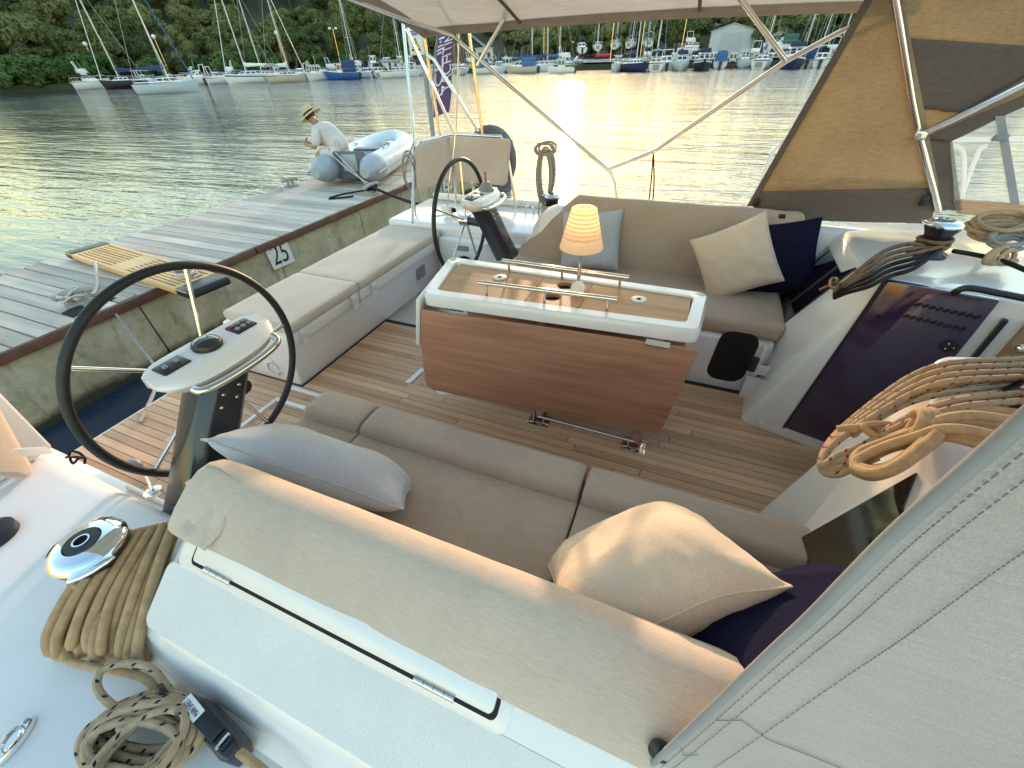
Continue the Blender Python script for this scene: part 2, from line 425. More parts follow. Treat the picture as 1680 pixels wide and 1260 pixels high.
g = G(); cols = [-700+i*40 for i in range(83)]; ds = [0, 0.01, 4, 9, 16, 24, 30, 36, 44, 54, 66, 80, 100, 140, 220]
g.grid(lambda a, b: (lambda px, d: horiz(px, shore(px)+d, (WZ-.5 if d == 0 else ground_z(px, d)+noise.noise((px*.02, d*.1, 0))*.25)))(cols[round(a*82)], ds[round(b*14)]), 82, 14)
struct(g.build('hillside', M['ground'], sharp=80))
# quay apron in front of the boats on stands, with a pale track climbing the hill
g = G()
g.grid(lambda a, b: (lambda px, d: horiz(px, shore(px)+d, ground_z(px, d)+.28))(660+a*860, .3+b*20), 40, 4)
struct(g.build('quay', M['quay'], sharp=80))
g = G()
tr = [(800, 32), (815, 42), (800, 54), (775, 66)]
g.grid(lambda a, b: (lambda i: (lambda px, d: horiz(px, shore(px)+d+b*3.2, ground_z(px, d+b*3.2)+.55))(tr[i][0], tr[i][1]))(round(a*3)), 3, 2)
struct(g.build('track', M['pathm'], sharp=80))

# ------------------------------------------------------------------ trees: a few moulds, copied over the hill
def tree_mesh(seed, h, rad, n, flat=.75, base=.35):
    rnd = random.Random(seed); g = G(); cl = []
    for k in range(int(11+rad*2)):
        a = rnd.uniform(0, 6.283); rr = rad*math.sqrt(rnd.random())*.85; z = h*(base+(1-base)*rnd.random()**.8*(1-.35*rr/rad))
        cl.append((rr*math.cos(a), rr*math.sin(a), z, rnd.uniform(.28, .46)*rad))
    for k in range(n):
        cx, cy, cz, cr = rnd.choice(cl)
        while True:
            d = Vector((rnd.gauss(0, 1), rnd.gauss(0, 1), rnd.gauss(0, 1)))
            if d.length > .2: break
        d.normalize(); q = d*cr*rnd.uniform(.6, 1.05); p = Vector((cx+q.x, cy+q.y, cz+q.z*flat))
        nrm = (d+Vector((rnd.gauss(0, .5), rnd.gauss(0, .5), rnd.gauss(0, .5)+.3))).normalized()
        u = nrm.orthogonal().normalized(); u.rotate(Matrix.Rotation(rnd.uniform(0, 6.28), 3, nrm)); v = nrm.cross(u); s = rnd.uniform(.15, .33)
        g.add([p-u*s-v*s*.5, p+u*s*.2-v*s*.7, p+u*s+v*s*.3, p-u*s*.1+v*s*.75], [(0, 1, 2, 3)], False)
    crown = g.mesh('crown', recalc=False)
    g = G(); top = Vector((rnd.uniform(-.5, .5), rnd.uniform(-.5, .5), h*.8))
    g.tube(cat_([(0, 0, -1.2), (top.x*.3+.2, top.y*.3, h*.3), top], 5), [.26-.018*i for i in range(11)], 6)
    for cx, cy, cz, cr in cl[:7]: g.tube([(top.x*.5, top.y*.5, cz*.55), (cx*.6, cy*.6, cz*.8), (cx, cy, cz)], [.12, .08, .04], 5)
    return crown, g.mesh('trunk')
MOULDS = [tree_mesh(3, 8.2, 3.4, 5200), tree_mesh(5, 10.2, 4.3, 6800), tree_mesh(8, 6.2, 3.4, 4400, .7, .25), tree_mesh(12, 11.8, 3.0, 5200, .9, .3)]
for i, (a, b) in enumerate(MOULDS): a.materials.append(M['leafA']); b.materials.append(M['bark'])
nt_ = 0
KIND = ['round pine', 'broad tall pine', 'low spreading pine', 'slender tall pine']
for row, (d, step) in enumerate([(12, 30), (22, 31), (33, 33), (45, 36), (58, 40), (74, 46)]):
    px = -40+row*13
    while px < 1740:
        p = px+jit(14); dd = d+jit(6)+(24 if 640 < p < 1520 else 0)-(5 if p < 100 else 0)
        if not (735 < p < 830 and dd < 62) and not (1150 < p < 1245 and dd < 48):
            k = random.choice([0, 0, 1, 1, 2, 3]); s = random.uniform(.72, 1.22)
            if row == 0: s *= .8
            if 850 < p < 1070: k = [0, 2, 0][row % 3]; s = random.uniform(.88, 1.05)
            gz = ground_z(p, dd)
            # keep the crowns under the skyline the photograph shows
            q = horiz(p, shore(p)+dd, gz-.3)
            o = thing('pine_tree', 'green %s in the wood that covers the hillside' % KIND[k], 'tree', q, random.uniform(0, 6.28), '%ss in the wooded hillside' % KIND[k])
            o.scale = (s, s, s*random.uniform(.85, 1.1))
            link('crown', MOULDS[k][0], None, o); link('trunk', MOULDS[k][1], None, o); nt_ += 1
        px += step
# low shrubs along the waterline on the left
SH = tree_mesh(21, 3.2, 2.6, 3200, .8, .1); SH[0].materials.append(M['leafB']); SH[1].materials.append(M['bark'])
for i, (p, d) in enumerate([(8, 1.5), (30, 2), (52, 1.4), (75, 2), (95, 3), (112, 5), (135, 6), (165, 6), (250, 7), (330, 7), (372, 6), (432, 7), (520, 7), (570, 8), (640, 8)]):
    o = thing('shrub', 'rounded dark green shrub at the foot of the wooded shore', 'shrub', horiz(p, shore(p)+d, ground_z(p, d)), i*1.3, 'shrubs along the left shore')
    s = random.uniform(.85, 1.25); o.scale = (s*1.2, s*1.2, s)
    link('crown', SH[0], None, o); link('trunk', SH[1], None, o)

# ------------------------------------------------------------------ buildings, lamps, car on the quay
M['shed'] = plain('pale_blue_metal', (.46, .50, .54), .5, var=.06, vscale=.6)
M['shed_d'] = plain('shed_door', (.38, .43, .48), .5, var=.06)
M['tileroof'] = plain('pale_roof', (.46, .44, .40), .8, var=.15)
M['plaster'] = plain('pale_plaster', (.55, .52, .47), .85, var=.08)
M['boatglass'] = plain('boat_window', (.02, .025, .03), .1, var=.1)
def facing(q): return math.atan2(q.y, q.x)-math.pi/2       # turns local +Y away from the camera
def shed(px, dist, W, Dp, hw, hr, label, cat='building', mw='shed', mr='shed', door=True, rz=0):
    q = horiz(px, dist, 0); q.z = ground_z(px, dist-shore(px))+.25
    t = thing('boat_shed' if door else 'small_house', label, cat, q, facing(q)+rz)
    g = G(); w = W/2
    g.prism([(-w, 0, 0), (w, 0, 0), (w, 0, hw), (0, 0, hr), (-w, 0, hw)], (0, Dp, 0)); g.build('wall', M[mw], t)
    for s in (-1, 1):
        g = G(); a = Vector((s*(w+.25), -.25, hw-.08)); b = Vector((0, -.25, hr+.04))
        g.prism([a, b, b+Vector((0, 0, .12)), a+Vector((0, 0, .12))], (0, Dp+.5, 0)); g.build('roof', M[mr], t)
    if door:
        g = G(); g.bb((-w*.5, -.06, 0), (w*.5, .02, hw*.93)); d = g.build('door', M['shed_d'], t)
        for k in range(4):
            g = G(); g.bb((-w*.5+w*.25*(k+.5)-.03, -.1, .1), (-w*.5+w*.25*(k+.5)+.03, -.06, hw*.9)); g.build('door_rib', M['shed'], d)
    else:
        for k in (-.5, .5):
            g = G(); g.bb((k*W*.5-.4, -.05, 1.0), (k*W*.5+.4, .02, 2.0)); g.build('window', M['boatglass'], t)
    return t
shed(1195, 127, 8.6, 9, 4.4, 5.6, 'pale blue gabled boat shed with large door on the far quay')
shed(752, 138, 6.5, 5, 2.6, 4.0, 'low house with pale pitched roof behind the moored boats', mw='bark', mr='tileroof', door=False)
shed(795, 140, 4.6, 3, 2.9, 3.0, 'white flat roofed cabin beside the low house on the quay', mw='plaster', mr='plaster', door=False)
shed(1272, 136, 5, 4, 2.6, 3.6, 'small pale hut half hidden right of the blue boat shed', mw='plaster', mr='tileroof', door=False)
M['globe'] = plain('lamp_globe', (.85, .84, .78), .3, var=.02)
def lamp(px, d, h, label, double=False):
    q = horiz(px, shore(px)+d, 0); q.z = ground_z(px, d)+.2
    t = thing('street_lamp', label, 'lamp', q, facing(q))
    g = G(); g.tube([(0, 0, 0), (0, 0, h)], [.09, .06], 6); g.build('post', M['steel'], t)
    if double:
        g = G(); g.tube([(-.7, 0, h), (.7, 0, h)], .05, 5); g.build('arm', M['steel'], t)
        for s in (-1, 1): g = G(); g.box((s*.7, -.1, h+.15), (.55, .3, .35)); g.build('lamp_head', M['globe'], t)
    else:
        g = G(); g.ball((0, 0, h+.3), .42, 10); g.build('lamp_globe', M['globe'], t)
for px, d, h, lb, db in [(164, 8, 5.2, 'globe lamp above the dark hulled boat at left', 0), (276, 8, 6.4, 'globe lamp behind the pale blue sailing boat', 0), (469, 6, 6.8, 'globe lamp above the white fishing boat on the left shore', 0),
                         (559, 6, 7.6, 'double headed lamp behind the blue hulled boat', 1), (892, 20, 7.2, 'double headed lamp near the masts left of the sun glint', 1), (1002, 2, 7.6, 'globe lamp standing at the quay edge right of the sun glint', 0),
                         (1051, 8, 6.6, 'globe lamp behind the navy hulled yacht', 0), (1117, 22, 9, 'double headed lamp left of the blue shed', 1)]:
    lamp(px, d, h, lb, db)
q = horiz(990, 126, 0); q.z = ground_z(990, 20)+.3
t = thing('parked_car', 'small red car parked on the quay among the boats', 'car', q, facing(q)+.5)
g = G(); g.loft([[Vector((x, y*k, z)) for (y, z) in ((-.8, .3), (.8, .3), (.82, .7), (.78, .95), (-.78, .95), (-.82, .7))] for x, k in ((-1.9, .9), (-1.6, 1), (1.5, 1), (1.9, .88))]); g.build('body', M['red'], t, bevel=.08)
g = G(); g.loft([[Vector((x*s, y*s, z)) for (x, y) in ((-1.5, -.72), (.8, -.72), (.8, .72), (-1.5, .72))] for s, z in ((1, .9), (.78, 1.42))]); g.build('cabin', M['boatglass'], t, bevel=.06)
for x in (-1.2, 1.2):
    for y in (-.78, .78): g = G(); g.lathe([(0, -.1), (.31, -.1), (.31, .1), (0, .1)], (x, y, .31), 14, Matrix.Rotation(R(90), 3, 'X')); g.build('wheel', M['black'], t)
# ------------------------------------------------------------------ boats of the far harbour
def bm_(name, c, r=.35): 
    if name not in M: M[name] = plain(name, c, r, var=.05, vscale=1.5)
    return M[name]
BC = {'white': bm_('boat_white', (.80, .80, .80)), 'cream': bm_('boat_cream', (.58, .52, .42)), 'navy': bm_('boat_navy', (.025, .035, .10)), 'black': bm_('boat_black', (.02, .02, .025)),
      'blue': bm_('boat_blue', (.03, .10, .33)), 'paleblue': bm_('boat_pale_blue', (.52, .62, .70)), 'canvasblue': bm_('blue_canvas', (.03, .055, .16), .8), 'midblue': bm_('mid_blue_canvas', (.04, .14, .34), .8),
      'greycan': bm_('grey_boat_canvas', (.28, .28, .29), .8), 'tan': bm_('tan_canvas', (.38, .28, .19), .8), 'brownw': bm_('boat_wood', (.16, .085, .04), .5), 'green': bm_('green_canvas', (.05, .12, .10), .8)}
M['mast'] = plain('mast_alloy', (.62, .61, .58), .35, .3, var=.05)
M['mastw'] = plain('mast_white', (.72, .72, .70), .4, var=.04)
M['antifoul'] = plain('antifouling', (.06, .03, .03), .7)
def hull(L, B, fb, mat, parent, bow=.35, transom=.8, sheer=.25, stripe=None):
    def ring(s, top=1.0):
        b = B/2*(transom+(1-transom)*min(1, s/.35))*(1-max(0, (s-.45)/.55)**2.1) if s < 1 else .02
        b = max(b, .02); zs = fb*(.9+sheer*s*s); x = -L/2+L*s
        rake = bow*max(0, (s-.7)/.3); tr = -.04*L*(1-s)**6
        out = []
        for k, (yy, zz, rk) in enumerate([(1, 1, 1), (.98, .62, .75), (.9, .25, .45), (.72, -.02, .15), (.3, -.25, 0), (0, -.3, 0)]):
            z = zs*zz if zz > 0 else fb*zz
            out.append(Vector((x+rake*(rk-.5)*1.2+tr*(rk-.5), b*yy, z)))
        out += [Vector((v.x, -v.y, v.z)) for v in out[-2::-1]]
        return out
    g = G(); g.loft([ring(s) for s in (0, .06, .2, .35, .5, .62, .74, .85, .93, .98, 1)]); h = g.build('hull', mat, parent, sharp=50)
    if stripe:
        g = G()
        for sgn in (-1, 1):
            rows = []
            for s in (0, .06, .2, .35, .5, .62, .74, .85, .93, .97):
                r = ring(s); a, b = (r[0], r[1]) if sgn > 0 else (r[-1], r[-2])
                a2 = a.lerp(b, .28); b2 = a.lerp(b, .62); n = Vector((0, sgn*.02, 0)); rows.append((a2+n, b2+n))
            vs = [p for r in rows for p in r]; g.add(vs, [(2*i, 2*i+1, 2*i+3, 2*i+2) for i in range(len(rows)-1)])
        g.build('stripe', stripe, h)
    return h
def cabin(parent, x0, x1, wd, z0, hgt, mat, rake0=.15, rake1=.5, taper=.82, win=True, name='cabin', nwin=3):
    g = G(); rings = []
    base = [(x0, -wd/2), (x1, -wd/2*.8), (x1, wd/2*.8), (x0, wd/2)]
    top = [(x0+rake0*hgt, -wd/2*taper), (x1-rake1*hgt, -wd/2*taper*.8), (x1-rake1*hgt, wd/2*taper*.8), (x0+rake0*hgt, wd/2*taper)]
    rings = [[Vector((x, y, z0)) for x, y in base], [Vector((x, y, z0+hgt)) for x, y in top]]
    g.loft(rings, smooth=False); c = g.build(name, mat, parent, bevel=min(.06, hgt*.15))
    if win:
        def pt(i, j, u, v):
            a = rings[0][i].lerp(rings[0][j], u); b = rings[1][i].lerp(rings[1][j], u); return a.lerp(b, v)
        for (i, j, n) in ((0, 1, nwin), (3, 2, nwin), (1, 2, 2), (0, 3, 2)):
            for k in range(n):
                u0, u1 = (k+.12)/n, (k+.88)/n
                q = [pt(i, j, u0, .35), pt(i, j, u1, .35), pt(i, j, u1, .82), pt(i, j, u0, .82)]
                nr = (q[1]-q[0]).cross(q[3]-q[0]).normalized(); cc = sum(q, Vector())/4
                if nr.dot(cc-Vector(((x0+x1)/2, 0, z0+hgt/2))) < 0: nr = -nr
                g = G(); g.prism([p-nr*.01 for p in q], nr*.03); g.build('window', M['boatglass'], c)
    return c
def rails(parent, L, B, fb):
    g = G()
    for s in (-1, 1):
        pts = [Vector((-L*.47+L*.92*k/6, s*B*.46*(1-max(0, (k/6-.5)/.5)**2.1), fb*(1+.2*(k/6)**2)+.55)) for k in range(7)]
        g.tube(pts, .022, 4)
        for p in pts: g.tube([p, p-Vector((0, 0, .55))], .02, 4)
    g.build('guard_rail', M['steel'], parent)
def sailboat(px, D, a, L, hc, cover, label, mast=None, mh=None, furl=None, z=WZ, stripe=None, bimini=None, group=None, stands=False):
    L0 = L; L = L*math.cos(math.atan((px-840)/853))**1.7; q = horiz(px, D, z); t = thing('sailing_boat', label, 'sailing boat', q, facing(q)+R(a), group)
    B = L0*.31; fb = L0*.10+.18; hull(L, B, fb, BC[hc], t, bow=L*.06, transom=.72, stripe=stripe)
    g = G(); g.loft([[Vector((x, y*k, fb*1.02+z_)) for (y, z_) in ((-1, 0), (-.85, .06), (.85, .06), (1, 0))] for x, k in ((-L*.46, B*.36), (-L*.1, B*.46), (L*.2, B*.36), (L*.42, B*.1))]); g.build('deck', BC['white'], t)
    cabin(t, -L*.12, L*.26, B*.58, fb, .48, BC['white'], .2, 1.6, .85, nwin=3)
    mh = mh or L0*1.28; mx = L*.08; lean = Vector((-mh*.012, 0, 0))
    g = G(); g.tube([(mx, 0, fb), Vector((mx, 0, fb+mh))+lean], [.085, .06], 6); m_ = g.build('mast', M['mastw'], t)
    for k in (.42, .70):
        g = G(); g.tube([(mx, -B*.28*(1.2-k), fb+mh*k), (mx, B*.28*(1.2-k), fb+mh*k)], .03, 4); g.build('spreader', M['mast'], m_)
    g = G(); g.tube([(mx-.1, 0, fb+1.25), (-L*.36, 0, fb+1.3)], .06, 6); b_ = g.build('boom', M['mast'], t)
    if cover:
        g = G(); n = 10
        g.loft([[Vector((mx-.05-(mx+L*.36)*k/n, math.cos(q_*.7854)*.17*(1.15-.6*k/n), fb+1.42+(.2 if k == 0 else 0)+math.sin(q_*.7854)*.27*(1.2-.75*k/n)+noise.noise((k*.9, px, 0))*.04)) for q_ in range(8)] for k in range(n+1)])
        g.build('sail_cover', BC[cover], b_)
    top = Vector((mx, 0, fb+mh*.97))+lean; bw = Vector((L*.47, 0, fb*1.15)); st = Vector((-L*.48, 0, fb))
    g = G(); g.tube([bw, top], [.07 if furl else .02, .05 if furl else .02], 5); g.build('forestay', BC[furl] if furl else M['mast'], t)
    g = G(); g.tube([st, top], .016, 4)
    for s in (-1, 1): g.tube([(mx-.2, s*B*.46, fb), (mx, s*B*.14, fb+mh*.7), top], .016, 4)
    g.build('rigging', M['mast'], t)
    if bimini:
        g = G(); g.grid(lambda u, v: Vector((-L*.42+u*L*.24, (v-.5)*B*.8, fb+1.75-.35*(2*v-1)**2-.2*(2*u-1)**2)), 6, 6); g.build('bimini', BC[bimini], t, recalc=False)
        g = G()
        for s in (-1, 1): g.tube([(-L*.3, s*B*.4, fb), (-L*.3, s*B*.38, fb+1.4)], .025, 4)
        g.build('bimini_frame', M['steel'], t)
    # open stern with steps: a recessed panel on the transom
    g = G(); g.bb((-L*.5-.03-.02*L, -B*.16, fb*.25), (-L*.5+.1, B*.16, fb*.8)); g.build('transom_step', BC['greycan'], t)
    rails(t, L, B, fb)
    if stands:
        for x in (-L*.25, L*.2):
            for s in (-1, 1): g = G(); g.tube([(x, s*B*.36, -.1), (x, s*B*.46, -1.4)], .05, 4); g.build('stand', M['bark'], t)
        g = G(); g.loft([[Vector((x, y, zz)) for (x, y) in ((-L*.1, -.1), (L*.12, -.1), (L*.12, .1), (-L*.1, .1))] for zz in (-1.4, -.2)]); g.build('keel', M['antifoul'], t)
    return t
def motorboat(px, D, a, L, hc, label, can=None, fly=False, z=WZ, house='fore', stripe=None, group=None, arch=False, stands=False):
    L0 = L; L = L*math.cos(math.atan((px-840)/853))**1.7; q = horiz(px, D, z); t = thing('motor_boat', label, 'motor boat', q, facing(q)+R(a), group)
    B = L0*.36; fb = L0*.115+.25; hull(L, B, fb, BC[hc], t, bow=L*.1, transom=.95, sheer=.4, stripe=stripe)
    g = G(); g.loft([[Vector((x, y*k, fb*(1.0+dz))) for (y, dz) in ((-1, 0), (-.8, .05), (.8, .05), (1, 0))] for x, k, dz in ((-L*.46, B*.44, 0), (0, B*.47, 0), (L*.25, B*.34, .06), (L*.44, B*.1, .2))]); g.build('deck', BC['white'], t)
    hh = max(.8, L0*.14)
    if house == 'wheel': c = cabin(t, -L*.12, L*.14, B*.6, fb, hh*1.45, BC['white'], .05, .15, .92, nwin=2, name='wheelhouse'); 
    else: c = cabin(t, -L*.18, L*.26, B*.74, fb, hh, BC['white'], .2, 1.3, .85, nwin=3)
    zt = fb+hh*(1.45 if house == 'wheel' else 1)
    if house == 'wheel':
        g = G(); g.bb((-L*.15, -B*.34, zt), (L*.18, B*.34, zt+.08)); g.build('roof', BC['white'], c, bevel=.03)
    else:
        g = G(); w = B*.34   # raked windscreen
        g.prism([(L*.10, -w, zt), (L*.10, w, zt), (L*.02, w*.9, zt+.55), (L*.02, -w*.9, zt+.55)], (-.04, 0, .02)); g.build('windscreen', M['boatglass'], t)
    if fly:
        cabin(t, -L*.2, L*.1, B*.66, zt, .6, BC['white'], -.1, .6, .95, win=False, name='flybridge')
        g = G(); g.tube([(-L*.16, -B*.3, zt+.5), (-L*.2, -B*.28, zt+1.6), (-L*.2, B*.28, zt+1.6), (-L*.16, B*.3, zt+.5)], .06, 6); g.build('radar_arch', BC['white'], t)
    if arch:
        g = G(); g.tube([(-L*.22, -B*.42, fb), (-L*.28, -B*.36, zt+.8), (-L*.28, B*.36, zt+.8), (-L*.22, B*.42, fb)], .07, 6); g.build('arch', BC['white'], t)
    if can:
        g = G(); g.loft([[Vector((x, y*B*.42, z_)) for (y, z_) in ((-1, fb), (-.98, zt+.2), (-.7, zt+.5), (.7, zt+.5), (.98, zt+.2), (1, fb))] for x in (-L*.42, -L*.3, -L*.05)], smooth=False)
        g.build('canvas_cover', BC[can], t, bevel=.08)
    g = G(); g.box((-L*.53, 0, .25), (.4, .4, .9)); g.box((-L*.53, 0, .78), (.55, .45, .45)); g.build('outboard_motor', BC['black'], t, bevel=.06)
    g = G(); g.tube([(0, B*.2, zt), (-.3, B*.2, zt+1.6)], .02, 4); g.build('aerial', M['mast'], t)
    rails(t, L, B, fb)
    if stands:
        for x in (-L*.25, L*.2):
            for s in (-1, 1): g = G(); g.tube([(x, s*B*.36, -.1), (x, s*B*.46, -1.0)], .05, 4); g.build('stand', M['bark'], t)
    return t
S_, P_ = sailboat, motorboat
P_(140, 118, 8, 8.2, 'white', 'white cabin cruiser farthest left on the shore', fly=True)
S_(196, 112, 175, 9.5, 'black', 'canvasblue', 'black hulled sailing boat behind the pale blue one', furl='white', mh=14)
S_(262, 79, -4, 9.4, 'paleblue', 'canvasblue', 'pale blue sailing boat anchored in front of the left shore', furl='midblue', mh=14.5, stripe=None)
P_(276, 121, 20, 5.5, 'white', 'small white cruiser just behind the bow of the pale blue sailing boat')
P_(316, 114, 200, 7.6, 'white', 'white motor cruiser with arch right of the pale blue sailing boat', arch=True)
P_(352, 113, 25, 6.2, 'white', 'white motor boat next to the largest white sailing boat at left', arch=True)
S_(408, 108, 176, 10.8, 'white', 'white', 'large white sailing boat seen side-on with blue fenders', furl='white', mh=15.5, stripe=BC['navy'])
S_(432, 117, 170, 9, 'white', 'cream', 'cream covered sailing boat half hidden behind the large white one', mh=13)
S_(466, 101, 20, 8.6, 'cream', 'white', 'cream sailing boat with white sail cover, bow swung to the right', furl='white', mh=13, bimini='greycan')
P_(513, 104, -120, 6.4, 'white', 'white wooden fishing boat with wheelhouse and three windows', house='wheel')
P_(520, 118, 10, 7.6, 'white', 'white sport cruiser behind the fishing boat', arch=True)
P_(558, 103, 170, 6.8, 'blue', 'blue hulled cabin boat with navy canvas cover', can='canvasblue', house='wheel')
S_(580, 112, 100, 8.4, 'cream', 'tan', 'sailing boat under a tan cover right of the blue hulled boat', mh=13)
P_(588, 120, 15, 7.8, 'white', 'white cruiser with canopy above the blue hulled boat', fly=True)
P_(598, 107, 120, 5.4, 'white', 'small white boat moored stern-on beside the tan covered sailing boat')
P_(617, 105, 100, 5.6, 'white', 'small white open boat with black outboard', can=None)
P_(612, 122, 95, 6.4, 'white', 'white boat on the shore with a flat wheelhouse, back row left', house='wheel', z=.6, stands=True)
P_(634, 122, 100, 6.6, 'white', 'white boat on the shore, back row centre', z=.6, stands=True)
P_(656, 121, 95, 5.4, 'white', 'white boat on the shore, back row right', house='wheel', z=.6, stands=True)
S_(652, 101, 25, 8.8, 'white', 'greycan', 'white sailing boat with dark grey canopy right of the small open boat', furl=None, mh=13, bimini='greycan')
S_(690, 110, 40, 8.0, 'white', 'canvasblue', 'white sailing boat behind the steel poles of the stern', mh=12.5)
S_(752, 103, 80, 8.6, 'white', 'canvasblue', 'white sailing boat seen from its round stern beside the purple flag', mh=13)
P_(802, 104, 10, 6.4, 'white', 'white motor boat with blue canopy seen through the canopy struts', can='midblue')
P_(832, 108, 30, 6.8, 'white', 'tall white motor boat with black fender left of the hank of rope', house='wheel')
P_(856, 100, 160, 6.4, 'cream', 'cream boat with bright blue canvas cabin', can='midblue')
S_(868, 106, 10, 8.6, 'white', 'canvasblue', 'sailing boat with navy sail cover next to the blue canvas cabin', mh=13)
S_(893, 110, 12, 9.2, 'white', 'canvasblue', 'sailing boat with long navy sail cover, second behind the small cruising boat', mh=13)
S_(913, 116, 20, 9.2, 'white', 'midblue', 'sailing boat nearest left of the sun glint, mid blue cover', mh=13.5)
P_(922, 92, 175, 4.6, 'white', 'small white boat under way near the sun glint', house='wheel')
P_(930, 112, 15, 8.2, 'white', 'white flybridge cruiser behind the small boat under way', fly=True)
P_(948, 110, 200, 5.6, 'white', 'low white speedboat at the left end of the open quay')
for px, L, lb in ((953, 6.6, 'motor'), ):
    P_(px, 132, 95, L, 'white', 'white motor boat laid up ashore, left of the row on stands', z=2.2, stands=True)
S_(979, 132, 92, 7.6, 'white', None, 'white sailing boat laid up ashore directly above the sun glint', z=2.6, mh=11, stands=True)
S_(1009, 133, 85, 8.0, 'white', 'canvasblue', 'white sailing boat laid up ashore beside the globe lamp', z=2.8, mh=12, stands=True)
S_(1034, 133, 80, 7.4, 'white', None, 'white sailing boat laid up ashore behind the navy yacht mast', z=2.9, mh=12, stands=True)
S_(1060, 134, 95, 8.2, 'white', 'greycan', 'white sailing boat laid up ashore with grey canopy', z=3.0, mh=12, bimini='greycan', stands=True)
P_(1015, 93, -95, 6.0, 'white', 'white fishing boat with wheelhouse facing the water, left of the navy yacht', house='wheel')
S_(1042, 90, -60, 9.0, 'navy', 'canvasblue', 'navy hulled sailing boat moored bow out', mh=13.5, furl='canvasblue')
S_(1078, 90, 92, 9.4, 'white', 'midblue', 'white sailing boat showing its wide stern beside the navy one', mh=14, bimini='greycan')
P_(1095, 96, 95, 6.6, 'white', 'white motor boat squeezed behind the wide stern', arch=True)
P_(1121, 90, -88, 7.0, 'white', 'white motor boat moored bow out between wide stern and black bow', arch=True)
P_(1157, 88, -86, 7.6, 'black', 'black hulled launch with white cabin moored bow out', stripe=BC['white'])
P_(1132, 118, 60, 6.6, 'white', 'white cruiser ashore under the double headed lamp', fly=True, z=1.4, stands=True)
P_(1186, 96, 92, 6.0, 'white', 'white boat with blue awning below the blue shed', can='midblue')
P_(1206, 97, 90, 5.2, 'brownw', 'brown wooden boat below the right corner of the shed', house='wheel')
P_(1226, 95, -92, 6.4, 'white', 'white wheelhouse boat right of the shed', house='wheel')
S_(1256, 90, 85, 9.2, 'white', 'midblue', 'white sailing boat with bright blue cover at right of the shed', mh=14)
P_(1280, 122, 170, 7.8, 'white', 'white cruiser with green canvas on the shore', can='green', z=1.2, stands=True)
P_(1292, 100, 92, 5.8, 'white', 'small white boat with navy cover beside the large flared bow', can='canvasblue')
P_(1308, 88, -85, 8.8, 'navy', 'large navy motor boat with flared bow pointing at the water', fly=False, stripe=BC['white'])
P_(1334, 92, 88, 5.6, 'white', 'white stern-on boat with dark canvas, first right of the flared bow', can='canvasblue')
P_(1354, 91, 92, 5.8, 'white', 'white stern-on boat with outboard, second right of the flared bow', arch=True)
S_(1378, 92, 90, 8.4, 'white', 'white', 'white sailing boat next to the edge of the canvas side panel', mh=13)
S_(1346, 108, 80, 8.6, 'white', 'greycan', 'sailing boat with tall mast behind the stern-on boats at right', mh=15)
P_(1403, 101, 60, 9.5, 'white', 'white flybridge yacht at the right edge of the harbour view', fly=True)
S_(1320, 112, 85, 8.6, 'white', None, 'sailing boat with bare boom behind the flared navy bow', mh=14)
# more of the crowded moorings behind the front rows
for px, D, a, L, kw, lb in [
    (232, 124, 15, 6.0, dict(arch=True), 'white cruiser behind the boom of the pale blue sailing boat'),
    (372, 124, 170, 6.6, dict(fly=True), 'white flybridge boat between the motor boat and the large white sailing boat'),
    (452, 122, 20, 6.2, dict(house='wheel'), 'white wheelhouse boat peeping over the cream sailing boat'),
    (488, 120, 160, 6.4, dict(arch=True), 'white arch boat left of the fishing boat wheelhouse'),
    (545, 116, 30, 6.2, dict(fly=True), 'white flybridge boat just left of the navy canvas cover'),
    (672, 118, 95, 6.2, dict(house='wheel', z=.4), 'white wheelhouse boat ashore beside the warning sign'),
    (722, 116, 90, 6.6, dict(arch=True), 'white cruiser half hidden by the purple flag'),
    (776, 118, 20, 7.0, dict(fly=True), 'white flybridge boat in front of the low house'),
    (818, 117, 160, 6.4, dict(arch=True), 'white cruiser behind the tall boat with black fender'),
    (1062, 112, 95, 7.0, dict(fly=True), 'white flybridge boat behind the wide stern'),
    (1108, 108, 92, 6.2, dict(house='wheel'), 'white wheelhouse boat between two bow-out boats'),
    (1143, 104, 88, 6.2, dict(arch=True), 'white arch boat left of the black launch'),
    (1172, 104, 95, 6.0, dict(house='wheel'), 'white wheelhouse boat right of the black launch'),
    (1240, 106, 90, 6.6, dict(fly=True), 'white flybridge boat behind the bright blue cover'),
    (1272, 104, 90, 6.2, dict(arch=True), 'white arch boat right of the bright blue cover'),
    (1366, 104, 92, 7.0, dict(fly=True), 'white flybridge boat above the last stern-on boats')]:
    P_(px, D, a, L, 'white', lb, **kw)
